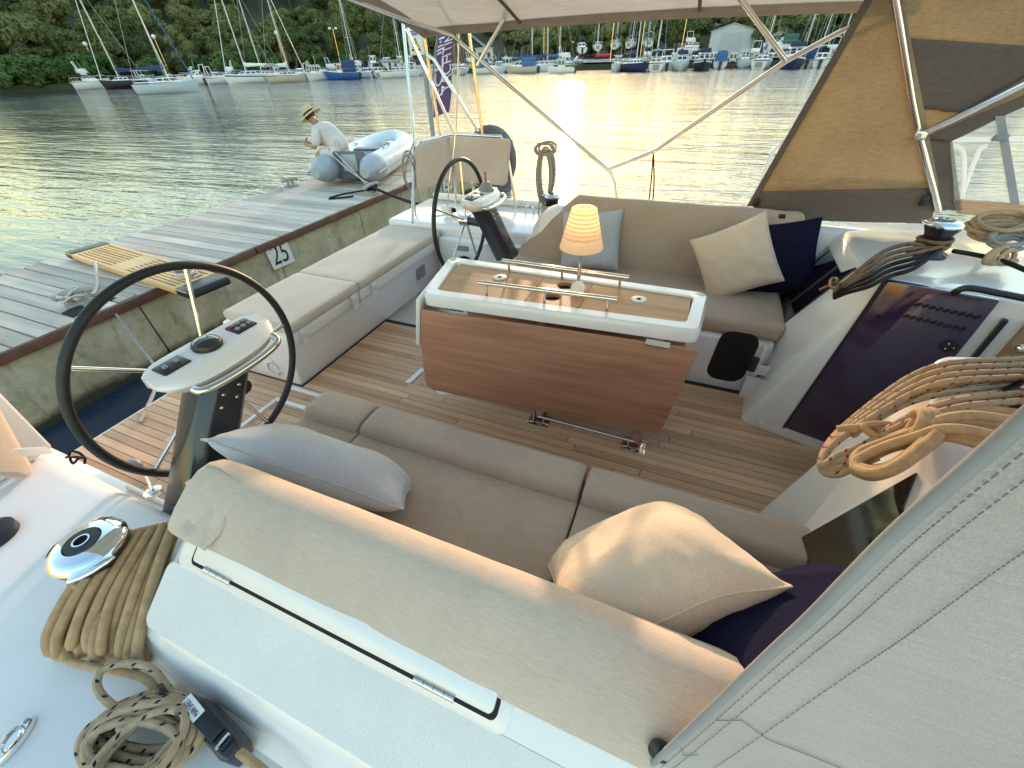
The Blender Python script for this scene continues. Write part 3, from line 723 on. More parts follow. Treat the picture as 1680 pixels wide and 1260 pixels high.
# ------------------------------------------------------------------ the jetty behind the stern
DX0, DX1, DY0, DY1 = -6.68, -4.65, -3.0, 11.2
jetty = thing('jetty', 'concrete jetty with weathered grey plank deck along the stern', 'jetty', (-5.65, 5, WZ))
def off(o): o.location = -Vector((-5.65, 5, WZ)); return o      # parts of the jetty are given in world coordinates
core = off(G().bb((DX0+.12, DY0, -1.6), (DX1-.10, DY1, -.075)).build('concrete_core', M['concrete'], jetty))
y = DY0
while y < DY1-.2:
    wd = 1.62; y2 = min(y+wd, DY1)
    g = G(); g.bb((DX1-.11, y+.008, -1.6), (DX1-.012+jit(.006), y2-.008, -.085)); off(g.build('concrete_panel', M['concrete'], jetty, bevel=.008)); y = y2
y = DY0
while y < DY1:
    wd = .158+jit(.006)
    g = G(); a = jit(.02); z = jit(.004); g.box(((DX0+DX1)/2+a*.5, y+wd/2, -.032+z), (DX1-DX0-.03+a, wd-.012, .052), Matrix.Rotation(jit(.004), 3, 'Z'))
    p = g.build('plank', M['dockwood'], jetty, bevel=.004, seg=1); off(p); y += wd
y = DY0
while y < DY1-.3:
    y2 = min(y+3.1, DY1); g = G(); g.bb((DX1-.012, y+.01, -.088), (DX1+.035, y2-.01, -.006)); off(g.build('edge_beam', M['rustbeam'], jetty, bevel=.008)); y = y2
# berth numbers painted on boards on the jetty wall
def text_mesh(s, size, name, extr=.001, font_shear=0, spacing=1.0):
    cu = bpy.data.curves.new(name, 'FONT'); cu.body = s; cu.size = size; cu.extrude = extr; cu.align_x = 'CENTER'; cu.align_y = 'CENTER'; cu.shear = font_shear; cu.space_character = spacing
    tmp = bpy.data.objects.new('tmp', cu); C.objects.link(tmp); bpy.context.view_layer.update()
    me = bpy.data.meshes.new_from_object(tmp.evaluated_get(bpy.context.evaluated_depsgraph_get())); bpy.data.objects.remove(tmp); bpy.data.curves.remove(cu)
    me.name = name; me.materials.clear(); return me
M['paint_black'] = plain('black_paint', (.02, .02, .022), .7, var=.3, vscale=20)
M['boardwhite'] = plain('white_painted_board', (.66, .68, .66), .7, var=.12, vscale=14)
def berth(no, yc, zc, tilt, label):
    t = thing('berth_number_sign', label, 'sign', (DX1+.004, yc, zc))
    pts = [(.17+jit(.012), .15+jit(.012)), (-.17+jit(.012), .16+jit(.012)), (-.16+jit(.012), -.15+jit(.012)), (.165+jit(.012), -.16+jit(.012))]
    g = G(); g.prism([(0, y_, z_) for y_, z_ in pts], (.008, 0, 0)); b = g.build('board', M['boardwhite'], t)
    me = text_mesh(no, .30, 'number', .001); o = link('number', me, M['paint_black'], t)
    o.matrix_local = Matrix.Translation((.0095, 0, -.005)) @ Matrix(((0, 0, 1, 0), (1, 0, 0, 0), (0, 1, 0, 0), (0, 0, 0, 1))) @ Matrix.Rotation(tilt, 4, 'Z') @ Matrix.Diagonal((.86, 1.15, 1, 1))
berth('25', 3.50, -.19, R(-3), 'white board with black number 25 on the jetty wall')
berth('26', 7.75, -.26, R(0), 'white board numbered 26 seen under the padded stern backrest')
# mooring cleats
M['cleat'] = plain('worn_cast_iron', (.33, .32, .29), .6, var=.25, vscale=18)
def cleat(x, y, rz, label, s=1.0):
    t = thing('mooring_cleat', label, 'cleat', (x, y, -.004), rz)
    g = G(); g.box((0, 0, .012), (.2, .16, .024)); g.build('base', M['cleat'], t, bevel=.005)
    g = G()
    for q in (-.045, .045): g.tube([(q, 0, .02), (q*.9, 0, .10*s)], [.03, .024], 10)
    g.build('leg', M['cleat'], t)
    g = G(); g.tube(cat_([(-.17*s, 0, .105*s), (-.1*s, 0, .125*s), (0, 0, .13*s), (.1*s, 0, .125*s), (.17*s, 0, .105*s)], 4), [.014]+[.03]*15+[.014], 10); g.build('horn', M['cleat'], t)
    return t
c1 = az(130, 497, 0); cleat(c1.x, c1.y, R(70), 'grey mooring cleat at the jetty edge left of the gangway', .85)
c2 = az(478, 305, 0); cleat(c2.x, c2.y, R(70), 'grey mooring cleat on the far edge of the jetty left of the dinghy', .85)
c3 = az(612, 318, 0); cleat(c3.x, c3.y, R(90), 'grey mooring cleat at the jetty edge below the dinghy', 1.1)
c4 = az(8, 448, 0); cleat(c4.x-.05, c4.y-.12, R(80), 'grey mooring cleat cut by the left edge of the picture', .8)
for i, (px, py) in enumerate([(118, 508), (160, 490)]):
    p = az(px, py, 0); g = G(); g.bb((p.x-.02, p.y-.07, -.012), (p.x+.16, p.y+.07, .0035)); tag(g.build('deck_hatch', M['voidb']), ['dark slot in the planks left of the near mooring cleat', 'dark slot in the planks right of the near mooring cleat'][i], 'slot')
# ropes on the jetty
def rope(name, pts, r, mat, label, cat='rope', k=6, n=7, group=None):
    g = G(); g.tube(cat_(pts, k), r, n); return tag(g.build(name, M[mat], sharp=80), label, cat, group)
rope('mooring_rope', [c1+Vector((0, 0, .1)), c1+Vector((.14, .06, .03)), c1+Vector((.28, .08, -.02)), Vector((-4.2, 1.5, -.2)), Vector((-3.4, 1.2, -.12)), Vector((-2.75, .75, .02))], .011, 'rope_grey', 'thin pale mooring rope from the near jetty cleat to the stern')
loops = []
for k in range(40):
    a = k*.55; loops.append(c1+Vector((.05*math.cos(a)*(1+.4*math.sin(k*.7)), .10*math.sin(a), .05+.0018*k+.02*math.sin(k*1.3))))
rope('rope_turns', loops, .011, 'rope_white', 'pale rope wound round the near jetty cleat', k=3)
pa = az(163, 436, .07); rope('gangway_line', [pa, pa+Vector((.02, -.02, .05)), az(160, 462, .02), az(155, 480, .015), c1+Vector((.02, .1, .05))], .013, 'rope_white', 'short pale line from the gangway to the near cleat')
loops = [c3+Vector((.05*math.cos(k*.6), .11*math.sin(k*.6), .05+.003*k)) for k in range(26)]
rope('rope_turns', loops, .014, 'rope_black', 'dark rope wound round the cleat below the dinghy', k=3)
rope('mooring_rope', [c3+Vector((0, 0, .1)), az(660, 327, .12), az(700, 338, .3), az(745, 345, .55)], .022, 'rope_black', 'thick black mooring rope from the far cleat to the port quarter', n=8)
rope('mooring_rope', [c3+Vector((0, .05, .06)), az(565, 318, .01), az(540, 326, .01), az(580, 322, .01)], .013, 'rope_black', 'loose black rope end lying on the planks by the far cleat')
pc = az(447, 312, .01); rope('rope_coil', [pc+Vector((.17*math.cos(k*.5)*(1+.1*math.sin(k)), .12*math.sin(k*.5), .008+.0012*k)) for k in range(34)], .010, 'rope_white', 'thin pale rope coiled flat on the planks beside the far edge cleat', k=3)
# gangway: slatted board with dark grips, lying across the jetty
ga, gb = Vector((-6.36, 2.41, .06)), Vector((-4.0, 2.17, .06)); gd = (gb-ga); GL = gd.length
gw = thing('gangway', 'varnished slatted wooden gangway lying across the jetty', 'gangway', ga, math.atan2(gd.y, gd.x))
GW = .35
for s in (-1, 1): g = G(); g.bb((.0, s*GW/2-.02, -.03), (GL, s*GW/2+.02, .025)); g.build('side_rail', M['pass'], gw, bevel=.005)
for x0, x1 in ((.2, GL*.40), (GL*.52, GL-.24)):
    for k in range(7): yy = -GW/2+.052+k*(GW-.104)/6; g = G(); g.bb((x0, yy-.0125, .0), (x1, yy+.0125, .022)); g.build('slat', M['pass'], gw, bevel=.003, seg=1)
for x0, x1 in ((GL*.40, GL*.52), (.12, .2), (GL-.24, GL-.16)): g = G(); g.bb((x0, -GW/2+.021, -.01), (x1, GW/2-.021, .0245)); g.build('cross_board', M['pass'], gw, bevel=.003, seg=1)
for x0, x1 in ((-.02, .16), (GL-.2, GL+.03)): g = G(); g.bb((x0, -GW/2-.022, -.045), (x1, GW/2+.022, .03)); g.build('end_grip', M['black'], gw, bevel=.02, seg=3)
pe = gb+Vector((-.36, .06, .03)); rope('gangway_line', [pe+Vector((.1*math.cos(k*.62)*(1+.25*math.sin(k*1.7)), .08*math.sin(k*.62), .006+.002*k)) for k in range(28)], .011, 'rope_white', 'pale line coiled on the near end of the gangway', k=3)

# ------------------------------------------------------------------ inflatable dinghy
M['pvc'] = plain('pale_grey_pvc', (.62, .65, .68), .4, var=.05, vscale=5)
M['pvc_g'] = plain('grey_pvc', (.33, .36, .39), .45, var=.06, vscale=5)
M['pvc_d'] = plain('dark_grey_pvc', (.10, .115, .14), .5, var=.06)
dd = Vector((-.30, .954, 0)).normalized(); da = Vector((-5.93, 5.98, 0)); dlat = Vector((dd.y, -dd.x, 0))
din = thing('inflatable_dinghy', 'pale grey inflatable dinghy with two cone tube ends resting on the jetty', 'dinghy', da+dlat*.42, math.atan2(dd.y, dd.x))
# local axes: x towards its bow, y to port
TR = .20; half = .42
def tubeline(s):
    return cat_([(-.02, s*half, .26), (.7, s*half, .26), (1.5, s*half, .26), (2.0, s*half*.86, .275), (2.35, s*half*.5, .30), (2.5, 0, .32)], 5)
for s in (-1, 1):
    g = G(); p = tubeline(s); g.tube(p, TR, 20); tb = g.build('tube', M['pvc'], din)
    g = G(); g.lathe([(.0, -.44), (.075, -.44), (.085, -.425), (.15, -.26), (.205, -.1), (TR+.006, 0), (TR+.006, .06)], (-.02, s*half, .26), 22, Matrix.Rotation(R(90), 3, 'Y')); g.build('cone', M['pvc_g'], tb)
    g = G(); g.tube([(x, s*(half+TR*.985), .245) for x in (-.32, .3, 1.0, 1.7)], .02, 8); g.build('rubbing_strake', M['pvc_g'], tb)
    g = G(); g.tube(cat_([(.55, s*(half+.02), .26+TR), (.62, s*half, .31+TR), (.85, s*half, .31+TR), (.92, s*half, .26+TR)], 5), .016, 8); g.build('carry_handle', M['pvc_g'], tb)
    g = G(); g.lathe([(.0, 0), (.06, 0), (.055, .016), (0, .02)], (1.25, s*half*.8, .26+TR*.96), 16); g.build('valve', M['white'], tb)
g = G(); g.bb((.02, -half+TR*.7, .06), (.075, half-TR*.7, .50)); tr_ = g.build('transom', M['pvc_d'], din, bevel=.03)
g = G(); g.bb((.0, -.13, .2), (.02, .13, .46)); g.build('motor_pad', M['pvc_g'], tr_, bevel=.01)
g = G(); g.bb((.08, -half+TR*.6, .10), (2.1, half-TR*.6, .13)); g.build('floor_board', M['pvc_g'], din)
g = G(); g.bb((.9, -half, .36), (1.15, half, .40)); g.build('seat_board', M['pvc_d'], din, bevel=.01)
for k in (-.05, .06):
    a = din.matrix_basis @ Vector((.02, .26+k, .49)); rope('dinghy_line', [a, a.lerp(c3, .5)+Vector((0, 0, .02)), c3+Vector((0, k, .10))], .009, 'rope_white', 'pale line from the dinghy transom to the cleat, %s strand' % ('left' if k > 0 else 'right'))
# ------------------------------------------------------------------ person sitting on the dinghy tube
M['skin'] = plain('skin', (.42, .24, .16), .55, var=.08, vscale=12)
M['shirt'] = fabric('white_linen', (.62, .58, .57), wr=.8, wscale=14, var=.06)
M['straw'] = plain('straw', (.58, .45, .26), .85, var=.15, vscale=60, bs=.5, bscale=220)
M['hairm'] = plain('dark_hair', (.05, .035, .025), .6)
def skin_obj(name, joints, edges, mat, parent, sub=2, root=0):
    me = bpy.data.meshes.new(name); me.from_pydata([j[0] for j in joints], edges, []); o = link(name, me, mat, parent)
    mod = o.modifiers.new('skin', 'SKIN'); mod.use_smooth_shade = True; me.skin_vertices or None
    sk = me.skin_vertices[0].data if me.skin_vertices else None
    if sk:
        for i, j in enumerate(joints): sk[i].radius = (j[1], j[2] if len(j) > 2 else j[1]); sk[i].use_root = (i == root)
    o.modifiers.new('sub', 'SUBSURF').levels = sub; o.modifiers['sub'].render_levels = sub
    return o
per_at = din.matrix_basis @ Vector((.40, half-.17, .26+TR-.06))
person = thing('person', 'person in loose white shirt and straw hat seated on the dinghy, bent over a phone', 'person', per_at, R(198)); person.rotation_euler.y = R(7)
J = [((0, 0, .09), .125, .15), ((.08, 0, .24), .12, .15), ((.17, 0, .37), .125, .155), ((.245, 0, .47), .085, .12), ((.295, 0, .515), .055), ((.325, 0, .555), .06, .065), ((.35, 0, .615), .085, .078), ((.355, 0, .68), .07)]
E_ = [(i, i+1) for i in range(7)]
for s in (-1, 1):
    o = len(J)
    J += [((.235, s*.155, .44), .06), ((.30, s*.215, .31), .045), ((.36, s*.21, .19), .04), ((.46, s*.13, .20), .032), ((.54, s*.065, .225), .024), ((.575, s*.05, .24), .026)]
    E_ += [(3, o), (o, o+1), (o+1, o+2), (o+2, o+3), (o+3, o+4), (o+4, o+5)]
    for k, (dx, dy, dz, l) in enumerate([(.5, -.3, .9, .05), (.8, -.15, .7, .06), (.9, 0, .55, .062), (.9, .12, .4, .056), (.8, .25, .25, .045)]):
        b = len(J); v = Vector((dx, s*dy, dz)).normalized()
        p0 = Vector((.575, s*.05, .24))+Vector((0, s*(k-2)*.012, (2-k)*.008))
        J += [(tuple(p0+v*l*.6), .0085), (tuple(p0+v*l+Vector((-.01, -s*.014, .004))), .007)]; E_ += [(o+5, b), (b, b+1)]
    o = len(J)
    J += [((.05, s*.10, .06), .095), ((.24, s*.13, .075), .078), ((.415, s*.14, .07), .06), ((.40, s*.14, -.12), .052), ((.375, s*.14, -.36), .036), ((.40, s*.14, -.41), .035), ((.50, s*.15, -.435), .028)]
    E_ += [(0, o)]+[(o+i, o+i+1) for i in range(6)]
body = skin_obj('body', J, E_, M['skin'], person)
SJ = [((-.02, 0, .02), .175, .19), ((.04, 0, .16), .165, .195), ((.13, 0, .31), .16, .20), ((.215, 0, .43), .125, .175), ((.265, 0, .50), .07, .085)]
SE = [(i, i+1) for i in range(4)]
for s in (-1, 1): o = len(SJ); SJ += [((.235, s*.165, .43), .088), ((.295, s*.22, .31), .082), ((.345, s*.22, .20), .085)]; SE += [(3, o), (o, o+1), (o+1, o+2)]
skin_obj('shirt', SJ, SE, M['shirt'], person)
PJ = [((-.01, 0, .04), .155, .17)]; PE = []
for s in (-1, 1): o = len(PJ); PJ += [((.07, s*.10, .065), .11), ((.24, s*.13, .08), .098), ((.36, s*.14, .075), .092)]; PE += [(0, o), (o, o+1), (o+1, o+2)]
skin_obj('shorts', PJ, PE, M['shirt'], person); person.rotation_euler.y = R(7)
hr = Matrix.Rotation(R(24), 3, 'Y')
g = G(); g.lathe([(.02, -.02), (.088, -.02), (.095, .04), (.085, .09), (.04, .115), (0, .118)], (.335, 0, .615), 16, hr); g.build('hair', M['hairm'], person)
g = G(); g.ball((.427, 0, .595), .014, 8); g.build('nose', M['skin'], person)
hat = thing('straw_hat', 'pale straw hat with dark band on the seated person', 'hat', person.matrix_basis @ Vector((.342, 0, .65)), person.rotation_euler.z)
hat.rotation_euler.y = R(7)
g = G(); g.lathe([(.085, .0), (.17, -.012), (.20, -.03), (.203, -.026), (.172, -.004), (.10, .012), (.098, .05), (.090, .105), (.05, .125), (0, .122)], (0, 0, 0), 28, hr, cap=False); g.build('crown', M['straw'], hat)
g = G(); g.lathe([(.1025, .008), (.103, .012), (.1015, .038), (.1, .04)], (0, 0, 0), 28, hr, cap=False); g.build('band', M['paint_black'], hat)
ph = person.matrix_basis @ Vector((.60, 0, .285))
g = G(); g.box((0, 0, 0), (.008, .075, .15), Matrix.Rotation(R(-40), 3, 'Y')); o = g.build('phone', M['grey'], None, bevel=.004); o.location = ph; o.rotation_euler.z = person.rotation_euler.z
tag(o, 'grey phone held in both hands of the seated person', 'phone')
# ------------------------------------------------------------------ flag banner and warning sign on the jetty
M['flag'] = fabric('purple_flag', (.085, .065, .16), wr=.3, wscale=3, trans=.25)
M['flagpale'] = fabric('pale_flag_edge', (.45, .44, .55), wr=.3, wscale=3, trans=.25)
M['letter'] = plain('white_print', (.72, .70, .74), .7)
FY = 10.0
def fp(px, py, dy=0): return ay(px, py, FY+dy)
base = fp(712, 243); base.z = 0
ft = thing('flag_banner', 'tall purple feather flag with white vertical lettering on the jetty', 'flag', base)
prof = [(708, 194, 736, 184), (709, 165, 738, 150), (711, 130, 739, 118), (713, 95, 741, 80), (717, 60, 746, 50), (724, 25, 752, 18), (735, -12, 757, -15)]
def fl(u, v):
    i = min(int(u*6), 5); f = u*6-i; a, b = prof[i], prof[i+1]
    L_ = fp(a[0]+(b[0]-a[0])*f, a[1]+(b[1]-a[1])*f); R_ = fp(a[2]+(b[2]-a[2])*f, a[3]+(b[3]-a[3])*f)
    p = L_.lerp(R_, v); p.y += .05*math.sin(v*7+u*3)+.03*math.sin(u*9); return p-base
g = G(); g.grid(fl, 24, 10); o = g.build('cloth', M['flag'], ft, recalc=False)
g = G(); g.grid(lambda u, v: fl(u, v*.10)+Vector((0, -.012, 0)), 24, 2); g.build('pale_edge', M['flagpale'], ft, recalc=False)
g = G(); g.tube([Vector((0, 0, 0)), fp(707, 195)-base, fp(712, 95)-base, fp(722, 25)-base], .018, 6); g.build('pole', M['grey'], ft)
g = G(); g.lathe([(0, 0), (.25, 0), (.25, .05), (.04, .08), (0, .08)], (0, 0, 0), 16); g.build('foot', M['grey'], ft)
# both lines of lettering read upwards along the flag
def flag_text(s, v, u0, u1, size, name):
    me = text_mesh(s, size, name, .0006)
    xs = [q.co.x for q in me.vertices]; x0, x1 = min(xs), max(xs)
    hw = (fl(.4, 1)-fl(.4, 0)).length
    for q in me.vertices:
        u = u0+(u1-u0)*(q.co.x-x0)/(x1-x0); c = fl(max(0, min(1, u)), max(0, min(1, v-q.co.y/hw))); q.co = c+Vector((0, -.022-q.co.z*2, 0))
    link(name, me, M['letter'], ft)
flag_text('ECL', .38, .17, .46, .42, 'lettering')
flag_text('YACHTING', .80, .18, .74, .28, 'lettering')
for k, (u, w_) in enumerate([(.50, .3), (.53, .42), (.56, .3), (.595, .12), (.625, .35), (.66, .2)]):
    g = G(); g.grid(lambda a, b, u=u, w_=w_: fl(u+a*.016, .38-w_/2+b*w_)+Vector((0, -.022, 0)), 1, 4); g.build('emblem_bar', M['letter'], ft, recalc=False)
SY = 9.2
def sp_(px, py, dy=0): return ay(px, py, SY+dy)
sb = sp_(713, 240); sb.z = 0
sg = thing('warning_sign', 'white sign with yellow warning triangle on a grey post at the jetty end', 'sign', sb)
ptop = sp_(686, 45)
g = G(); g.tube([(0, 0, 0), (0, 0, ptop.z)], .05, 10); g.build('post', M['grey'], sg)
q = [sp_(672, 45), sp_(691, 45), sp_(697, 90), sp_(676, 88)]; z0, z1 = q[2].z, q[0].z; wsg = .17
g = G(); g.bb((-wsg-.08, -.09, z0), (wsg-.08, -.06, z1)); bd = g.build('board', M['boardwhite'], sg, bevel=.01)
M['yellow'] = plain('warning_yellow', (.75, .55, .03), .5); M['bluep'] = plain('blue_print', (.04, .10, .35), .6)
zc = z0+(z1-z0)*.36; s = .11
g = G(); g.prism([(-.08-s, -.095, zc-s*.8), (-.08+s, -.095, zc-s*.8), (-.08, -.095, zc+s*1.1)], (0, .004, 0)); g.build('triangle_border', M['paint_black'], bd)
s = .085; g = G(); g.prism([(-.08-s, -.099, zc-s*.72), (-.08+s, -.099, zc-s*.72), (-.08, -.099, zc+s*1.0)], (0, .004, 0)); g.build('triangle', M['yellow'], bd)
g = G(); g.prism([(-.09, -.101, zc+.04), (-.06, -.101, zc+.04), (-.075, -.101, zc), (-.055, -.101, zc), (-.095, -.101, zc-.05), (-.085, -.101, zc-.01), (-.105, -.101, zc-.01)], (0, .003, 0)); g.build('bolt_mark', M['paint_black'], bd)
for k, (zz, wd) in enumerate([(.92, .12), (.84, .20), (.78, .22), (.72, .14)]):
    z = z0+(z1-z0)*zz; g = G(); g.bb((-.08-wd/2, -.0935, z-.009), (-.08+wd/2, -.089, z+.009)); g.build('print_line', M['bluep'], bd)
# ------------------------------------------------------------------ the yacht: mouldings and floor
YC = 1.68                                    # centreline
def mir(p): return Vector((p[0], 2*YC-p[1], p[2]))
yacht = thing('sailing_yacht', 'white sailing yacht with open teak cockpit moored stern to the jetty', 'yacht', (0, 0, 0))
# hull body under everything
g = G()
def hs(x, w, zt): return [Vector((x, YC-w, zt)), Vector((x, YC-w*.96, -.3)), Vector((x, YC-w*.7, -.9)), Vector((x, YC, -1.1)), Vector((x, YC+w*.7, -.9)), Vector((x, YC+w*.96, -.3)), Vector((x, YC+w, zt))]
g.loft([hs(-2.55, 2.1, -.16), hs(-2.2, 2.2, -.06), hs(-1.0, 2.28, -.06), hs(1.5, 2.25, -.06), hs(3.5, 2.0, -.06), hs(6.5, .9, -.06), hs(8.2, .05, -.06)])
g.build('hull', M['gel'], yacht, bevel=.02, sharp=60)
# cockpit floor: white tray, black caulking, single teak strips
fl_ = G().bb((-2.93, .40, -.10), (1.35, 2.34, -.012)).build('cockpit_floor', M['gel'], yacht, bevel=.01)
G().bb((-2.90, .42, -.011), (1.33, 2.32, -.004)).build('caulking', M['caulk'], fl_)
PW = .0475
def strip(x0, x1, y):
    g = G(); g.bb((x0, y+.0018, -.008), (x1, y+PW-.0018, jit(.0004))); g.build('plank', M['teak'], fl_)
k = 0; y = .424
while y < 2.31:
    if y < .98: x0, x1 = -2.895, -1.2
    elif y < 1.35: x0, x1 = -2.895, .60
    else: x0, x1 = -2.10, (1.3 if y < 2.02 else .60)
    if y+PW > 2.318: break
    cuts = [x0]; xx = x0+random.uniform(.35, 1.3)
    while xx < x1-.25: cuts.append(xx); xx += random.uniform(1.0, 1.7)
    cuts.append(x1)
    for a, b in zip(cuts, cuts[1:]): strip(a+.0018, b-.0018, y)
    y += PW
def white(name, a, b, bev=.01, mat='gel', parent=yacht, **k): g = G(); g.bb(a, b); return g.build(name, M[mat], parent, bevel=bev, **k)
# raised white gutters round the walk-through
for i, (a, b) in enumerate([((-2.16, 1.325, -.01), (-1.25, 1.352, .016)), ((-2.14, 1.20, -.01), (-1.25, 1.226, .016)), ((-2.165, .62, -.01), (-2.14, 1.226, .016))]):
    white('gutter', a, b, .006)
# outboard ledge of the walk-through on the near side and the slot along it
white('ledge', (-2.93, .29, -.1), (-1.2, .405, .16), .02)
white('ledge_slot', (-2.6, .325, .155), (-1.35, .337, .1625), 0, 'black')
g = G(); g.tube([(-2.1, .385, .17), (-1.28, .385, .17)], .012, 8); g.build('ledge_rail', M['white'], yacht)
# starboard side deck (near left), its inner edge rounded over
g = G()
sec = [(-.75, .2), (-.75, .53), (-.72, .55), (.22, .552), (.262, .54), (.285, .505), (.29, .2)]
g.loft([[Vector((x, y_+(0 if y_ < 0 else -.01*(min(x, -1)+2.2)), z_)) for y_, z_ in sec] for x in (-2.75, -2.2, -1.6, -1.0, 2.6)])
g.build('side_deck', M['deckwhite'], yacht, bevel=.012, sharp=35)
# coamings: one profile swept fore and aft, port a mirror image
prof_c = [(.46, .30), (.44, .46), (.365, .775), (.335, .797), (.30, .80), (.205, .787), (.188, .775), (.02, .640), (.004, .625), (-.022, .565), (-.045, .552), (-.06, .30)]
def coaming(mirror, x0, name='coaming'):
    g = G(); rings = []
    st = [(x0, .0), (x0+.02, .35), (x0+.06, .66), (x0+.12, .88), (x0+.2, .98), (x0+.3, 1), (.2, 1), (1.0, 1), (2.2, 1)]
    for x, k in st:
        r = []
        for y_, z_ in prof_c:
            zz = z_ if z_ <= .56 else .552+(z_-.552)*k
            yy = y_+(.0 if k == 1 else (1-k)*.06*(1 if y_ < .2 else -.3))
            v = Vector((x, yy, zz)); r.append(mir(v) if mirror else v)
        rings.append(r)
    g.loft(rings); return g.build(name, M['gel'], yacht, sharp=33)
cs = coaming(False, -1.10); cp = coaming(True, -1.10)
def slope(y_, lift=0):                        # the sloping outer face of the near coaming
    k = (y_-.02)/(.188-.02); z_ = .640+(.775-.640)*k; n = Vector((0, -.626, .78)); return Vector((0, y_, z_))+n*lift
def slope_plate(name, y0, y1, x0, x1, lift, th, mat, parent, r=.015, bevel=0):
    g = G(); n = Vector((0, -.626, .78)); o2 = rrect(x1-x0, y1-y0, r, 4); base = []
    for u, v in o2: p = slope((y0+y1)/2+v, lift); p.x = (x0+x1)/2+u; base.append(p)
    g.prism(base, n*th); return g.build(name, M[mat], parent, bevel=bevel, seg=2)
slope_plate('nonslip_panel', .022, .138, -.97, 1.6, -.001, .0022, 'nonslip', cs, .02)
slope_plate('lid_surround', .136, .1865, -.945, -.095, -.003, .0055, 'gel', cs, .018, .002)
slope_plate('lid_gap', .1485, .186, -.905, -.118, 0, .0033, 'voidb', cs, .012)
lid = slope_plate('locker_lid', .1555, .197, -.898, -.126, 0, .0085, 'gel', cs, .010, .004)
for xh in (az(360, 943, .752).x, az(712, 1130, .752).x):
    hg = None
    for k in range(4):
        g = G(); c = slope(.1535, .007); g.tube([Vector((xh-.042+k*.0215, c.y, c.z)), Vector((xh-.042+k*.0215+.0205, c.y, c.z))], .0075, 12); o = g.build('hinge', M['steel'], lid)
# stern: bench moulding, lids, end walls
def bench_sec(x): pass
g = G(); g.prism([(-2.12, 1.385, -.01), (-2.62, 1.385, -.01), (-2.62, 1.385, .385), (-2.06, 1.385, .385), (-2.085, 1.385, .30)], (0, 1.80, 0)); bench = g.build('stern_bench', M['gel'], yacht, bevel=.015, seg=3)
for y0, y1 in ((1.40, 2.02), (2.035, 3.17)):
    g = G(); g.prism([(-2.048, y0, .305), (-2.60, y0, .305), (-2.60, y0, .398), (-2.035, y0, .398)], (0, y1-y0, 0)); l_ = g.build('bench_lid', M['gel'], bench, bevel=.012)
g = G(); g.prism([(-2.078, 1.39, .296), (-2.3, 1.39, .296), (-2.3, 1.39, .304), (-2.062, 1.39, .304)], (0, 1.79, 0)); g.build('lid_gap', M['voidb'], bench)
g = G(); g.prism([(-2.075, 2.95, .10), (-2.075, 3.08, .10), (-2.066, 3.08, .24), (-2.066, 2.95, .24)], (-.05, 0, 0)); 
g = G(); a, b = Vector((-2.1005, 2.79, .12)), Vector((-2.084, 2.92, .23)); g.add([(-2.1005+.006, 2.80, .13), (-2.1005+.006, 2.93, .13), (-2.0915+.006, 2.93, .235), (-2.0915+.006, 2.80, .235)], [(0, 1, 2, 3)]); g.build('vent_grille', M['grey'], bench)
# round inspection cover and its pull ring on the end wall of the bench
g = G(); g.lathe([(0, 0), (.07, 0), (.065, .008), (0, .01)], (-2.36, 1.388, .16), 20, Matrix.Rotation(R(90), 3, 'X')); g.build('inspection_cover', M['white'], bench)
g = G(); g.tube([(-2.3+.05*math.cos(k*.5), 1.372, .10+.05*math.sin(k*.5)) for k in range(13)], .004, 6); g.build('pull_ring', M['steel'], bench)
# port quarter: raised deck, wall with speaker
q_ = white('quarter_deck', (-2.62, 3.20, -.06), (-1.08, 3.98, .50), .03, 'gel', seg=3)
white('quarter_wall', (-2.02, 3.10, -.05), (-1.1, 3.21, .42), .02, 'gel')
g = G(); g.bb((-1.98, 3.095, .10), (-1.62, 3.105, .34)); pn = g.build('access_panel', M['white'], yacht, bevel=.004)
g = G(); g.lathe([(0, 0), (.085, 0), (.09, .006), (.10, .01), (.105, .004), (.105, 0)], (-1.76, 3.094, .2), 24, Matrix.Rotation(R(90), 3, 'X')); g.build('speaker_grille', M['white'], pn)
g = G(); g.bb((-1.84, 3.090, .33), (-1.72, 3.100, .375)); g.build('label_plate', M['grey'], pn)
white('toe_rail', (-2.55, 3.93, .50), (2.4, 3.97, .56), .01, 'white')
white('side_deck', (-1.08, 3.38, .2), (3.0, 3.95, .552), .02, 'deckwhite')
# starboard quarter: locker with its lid raised, seen at the left edge of the picture
g = G(); p0 = [Vector((-2.02, .30, .552)), Vector((-1.98, .02, .552)), Vector((-2.10, .0, 1.15)), Vector((-2.24, .36, 1.15))]
g.prism(p0, (-.07, -.01, 0)); ld = g.build('raised_lid', M['gel'], yacht, bevel=.012)
# benches under the seat cushions
for s in (0, 1):
    g = G(); pr = [(.40, -.05), (.985, -.05), (.965, .33), (.94, .345), (.40, .345)]
    xs = (-1.36, .62) if s == 0 else (-1.16, .62)
    if s == 1: pr = [(.40, -.05), (1.045, -.05), (1.025, .33), (1.0, .345), (.40, .345)]
    f = (lambda v: v) if s == 0 else mir
    g.loft([[f(Vector((x, y_, z_))) for y_, z_ in pr] for x in xs], smooth=False); bs_ = g.build('seat_base', M['gel'], yacht, bevel=.02, seg=3)
    if s == 1:
        o2 = rrect(.21, .33, .07, 5); g = G()
        g.prism([Vector((.43+u+.06*v, 2.318+.0526*(.265+v)+.012, .215+v)) for u, v in o2], (0, -.019, 0))
        o = g.build('locker_opening', M['voidb'], bs_)
        g = G(); g.bb((.56, 2.29, .04), (.585, 2.345, .34)); g.build('trim_strip', M['white'], bs_, bevel=.005)
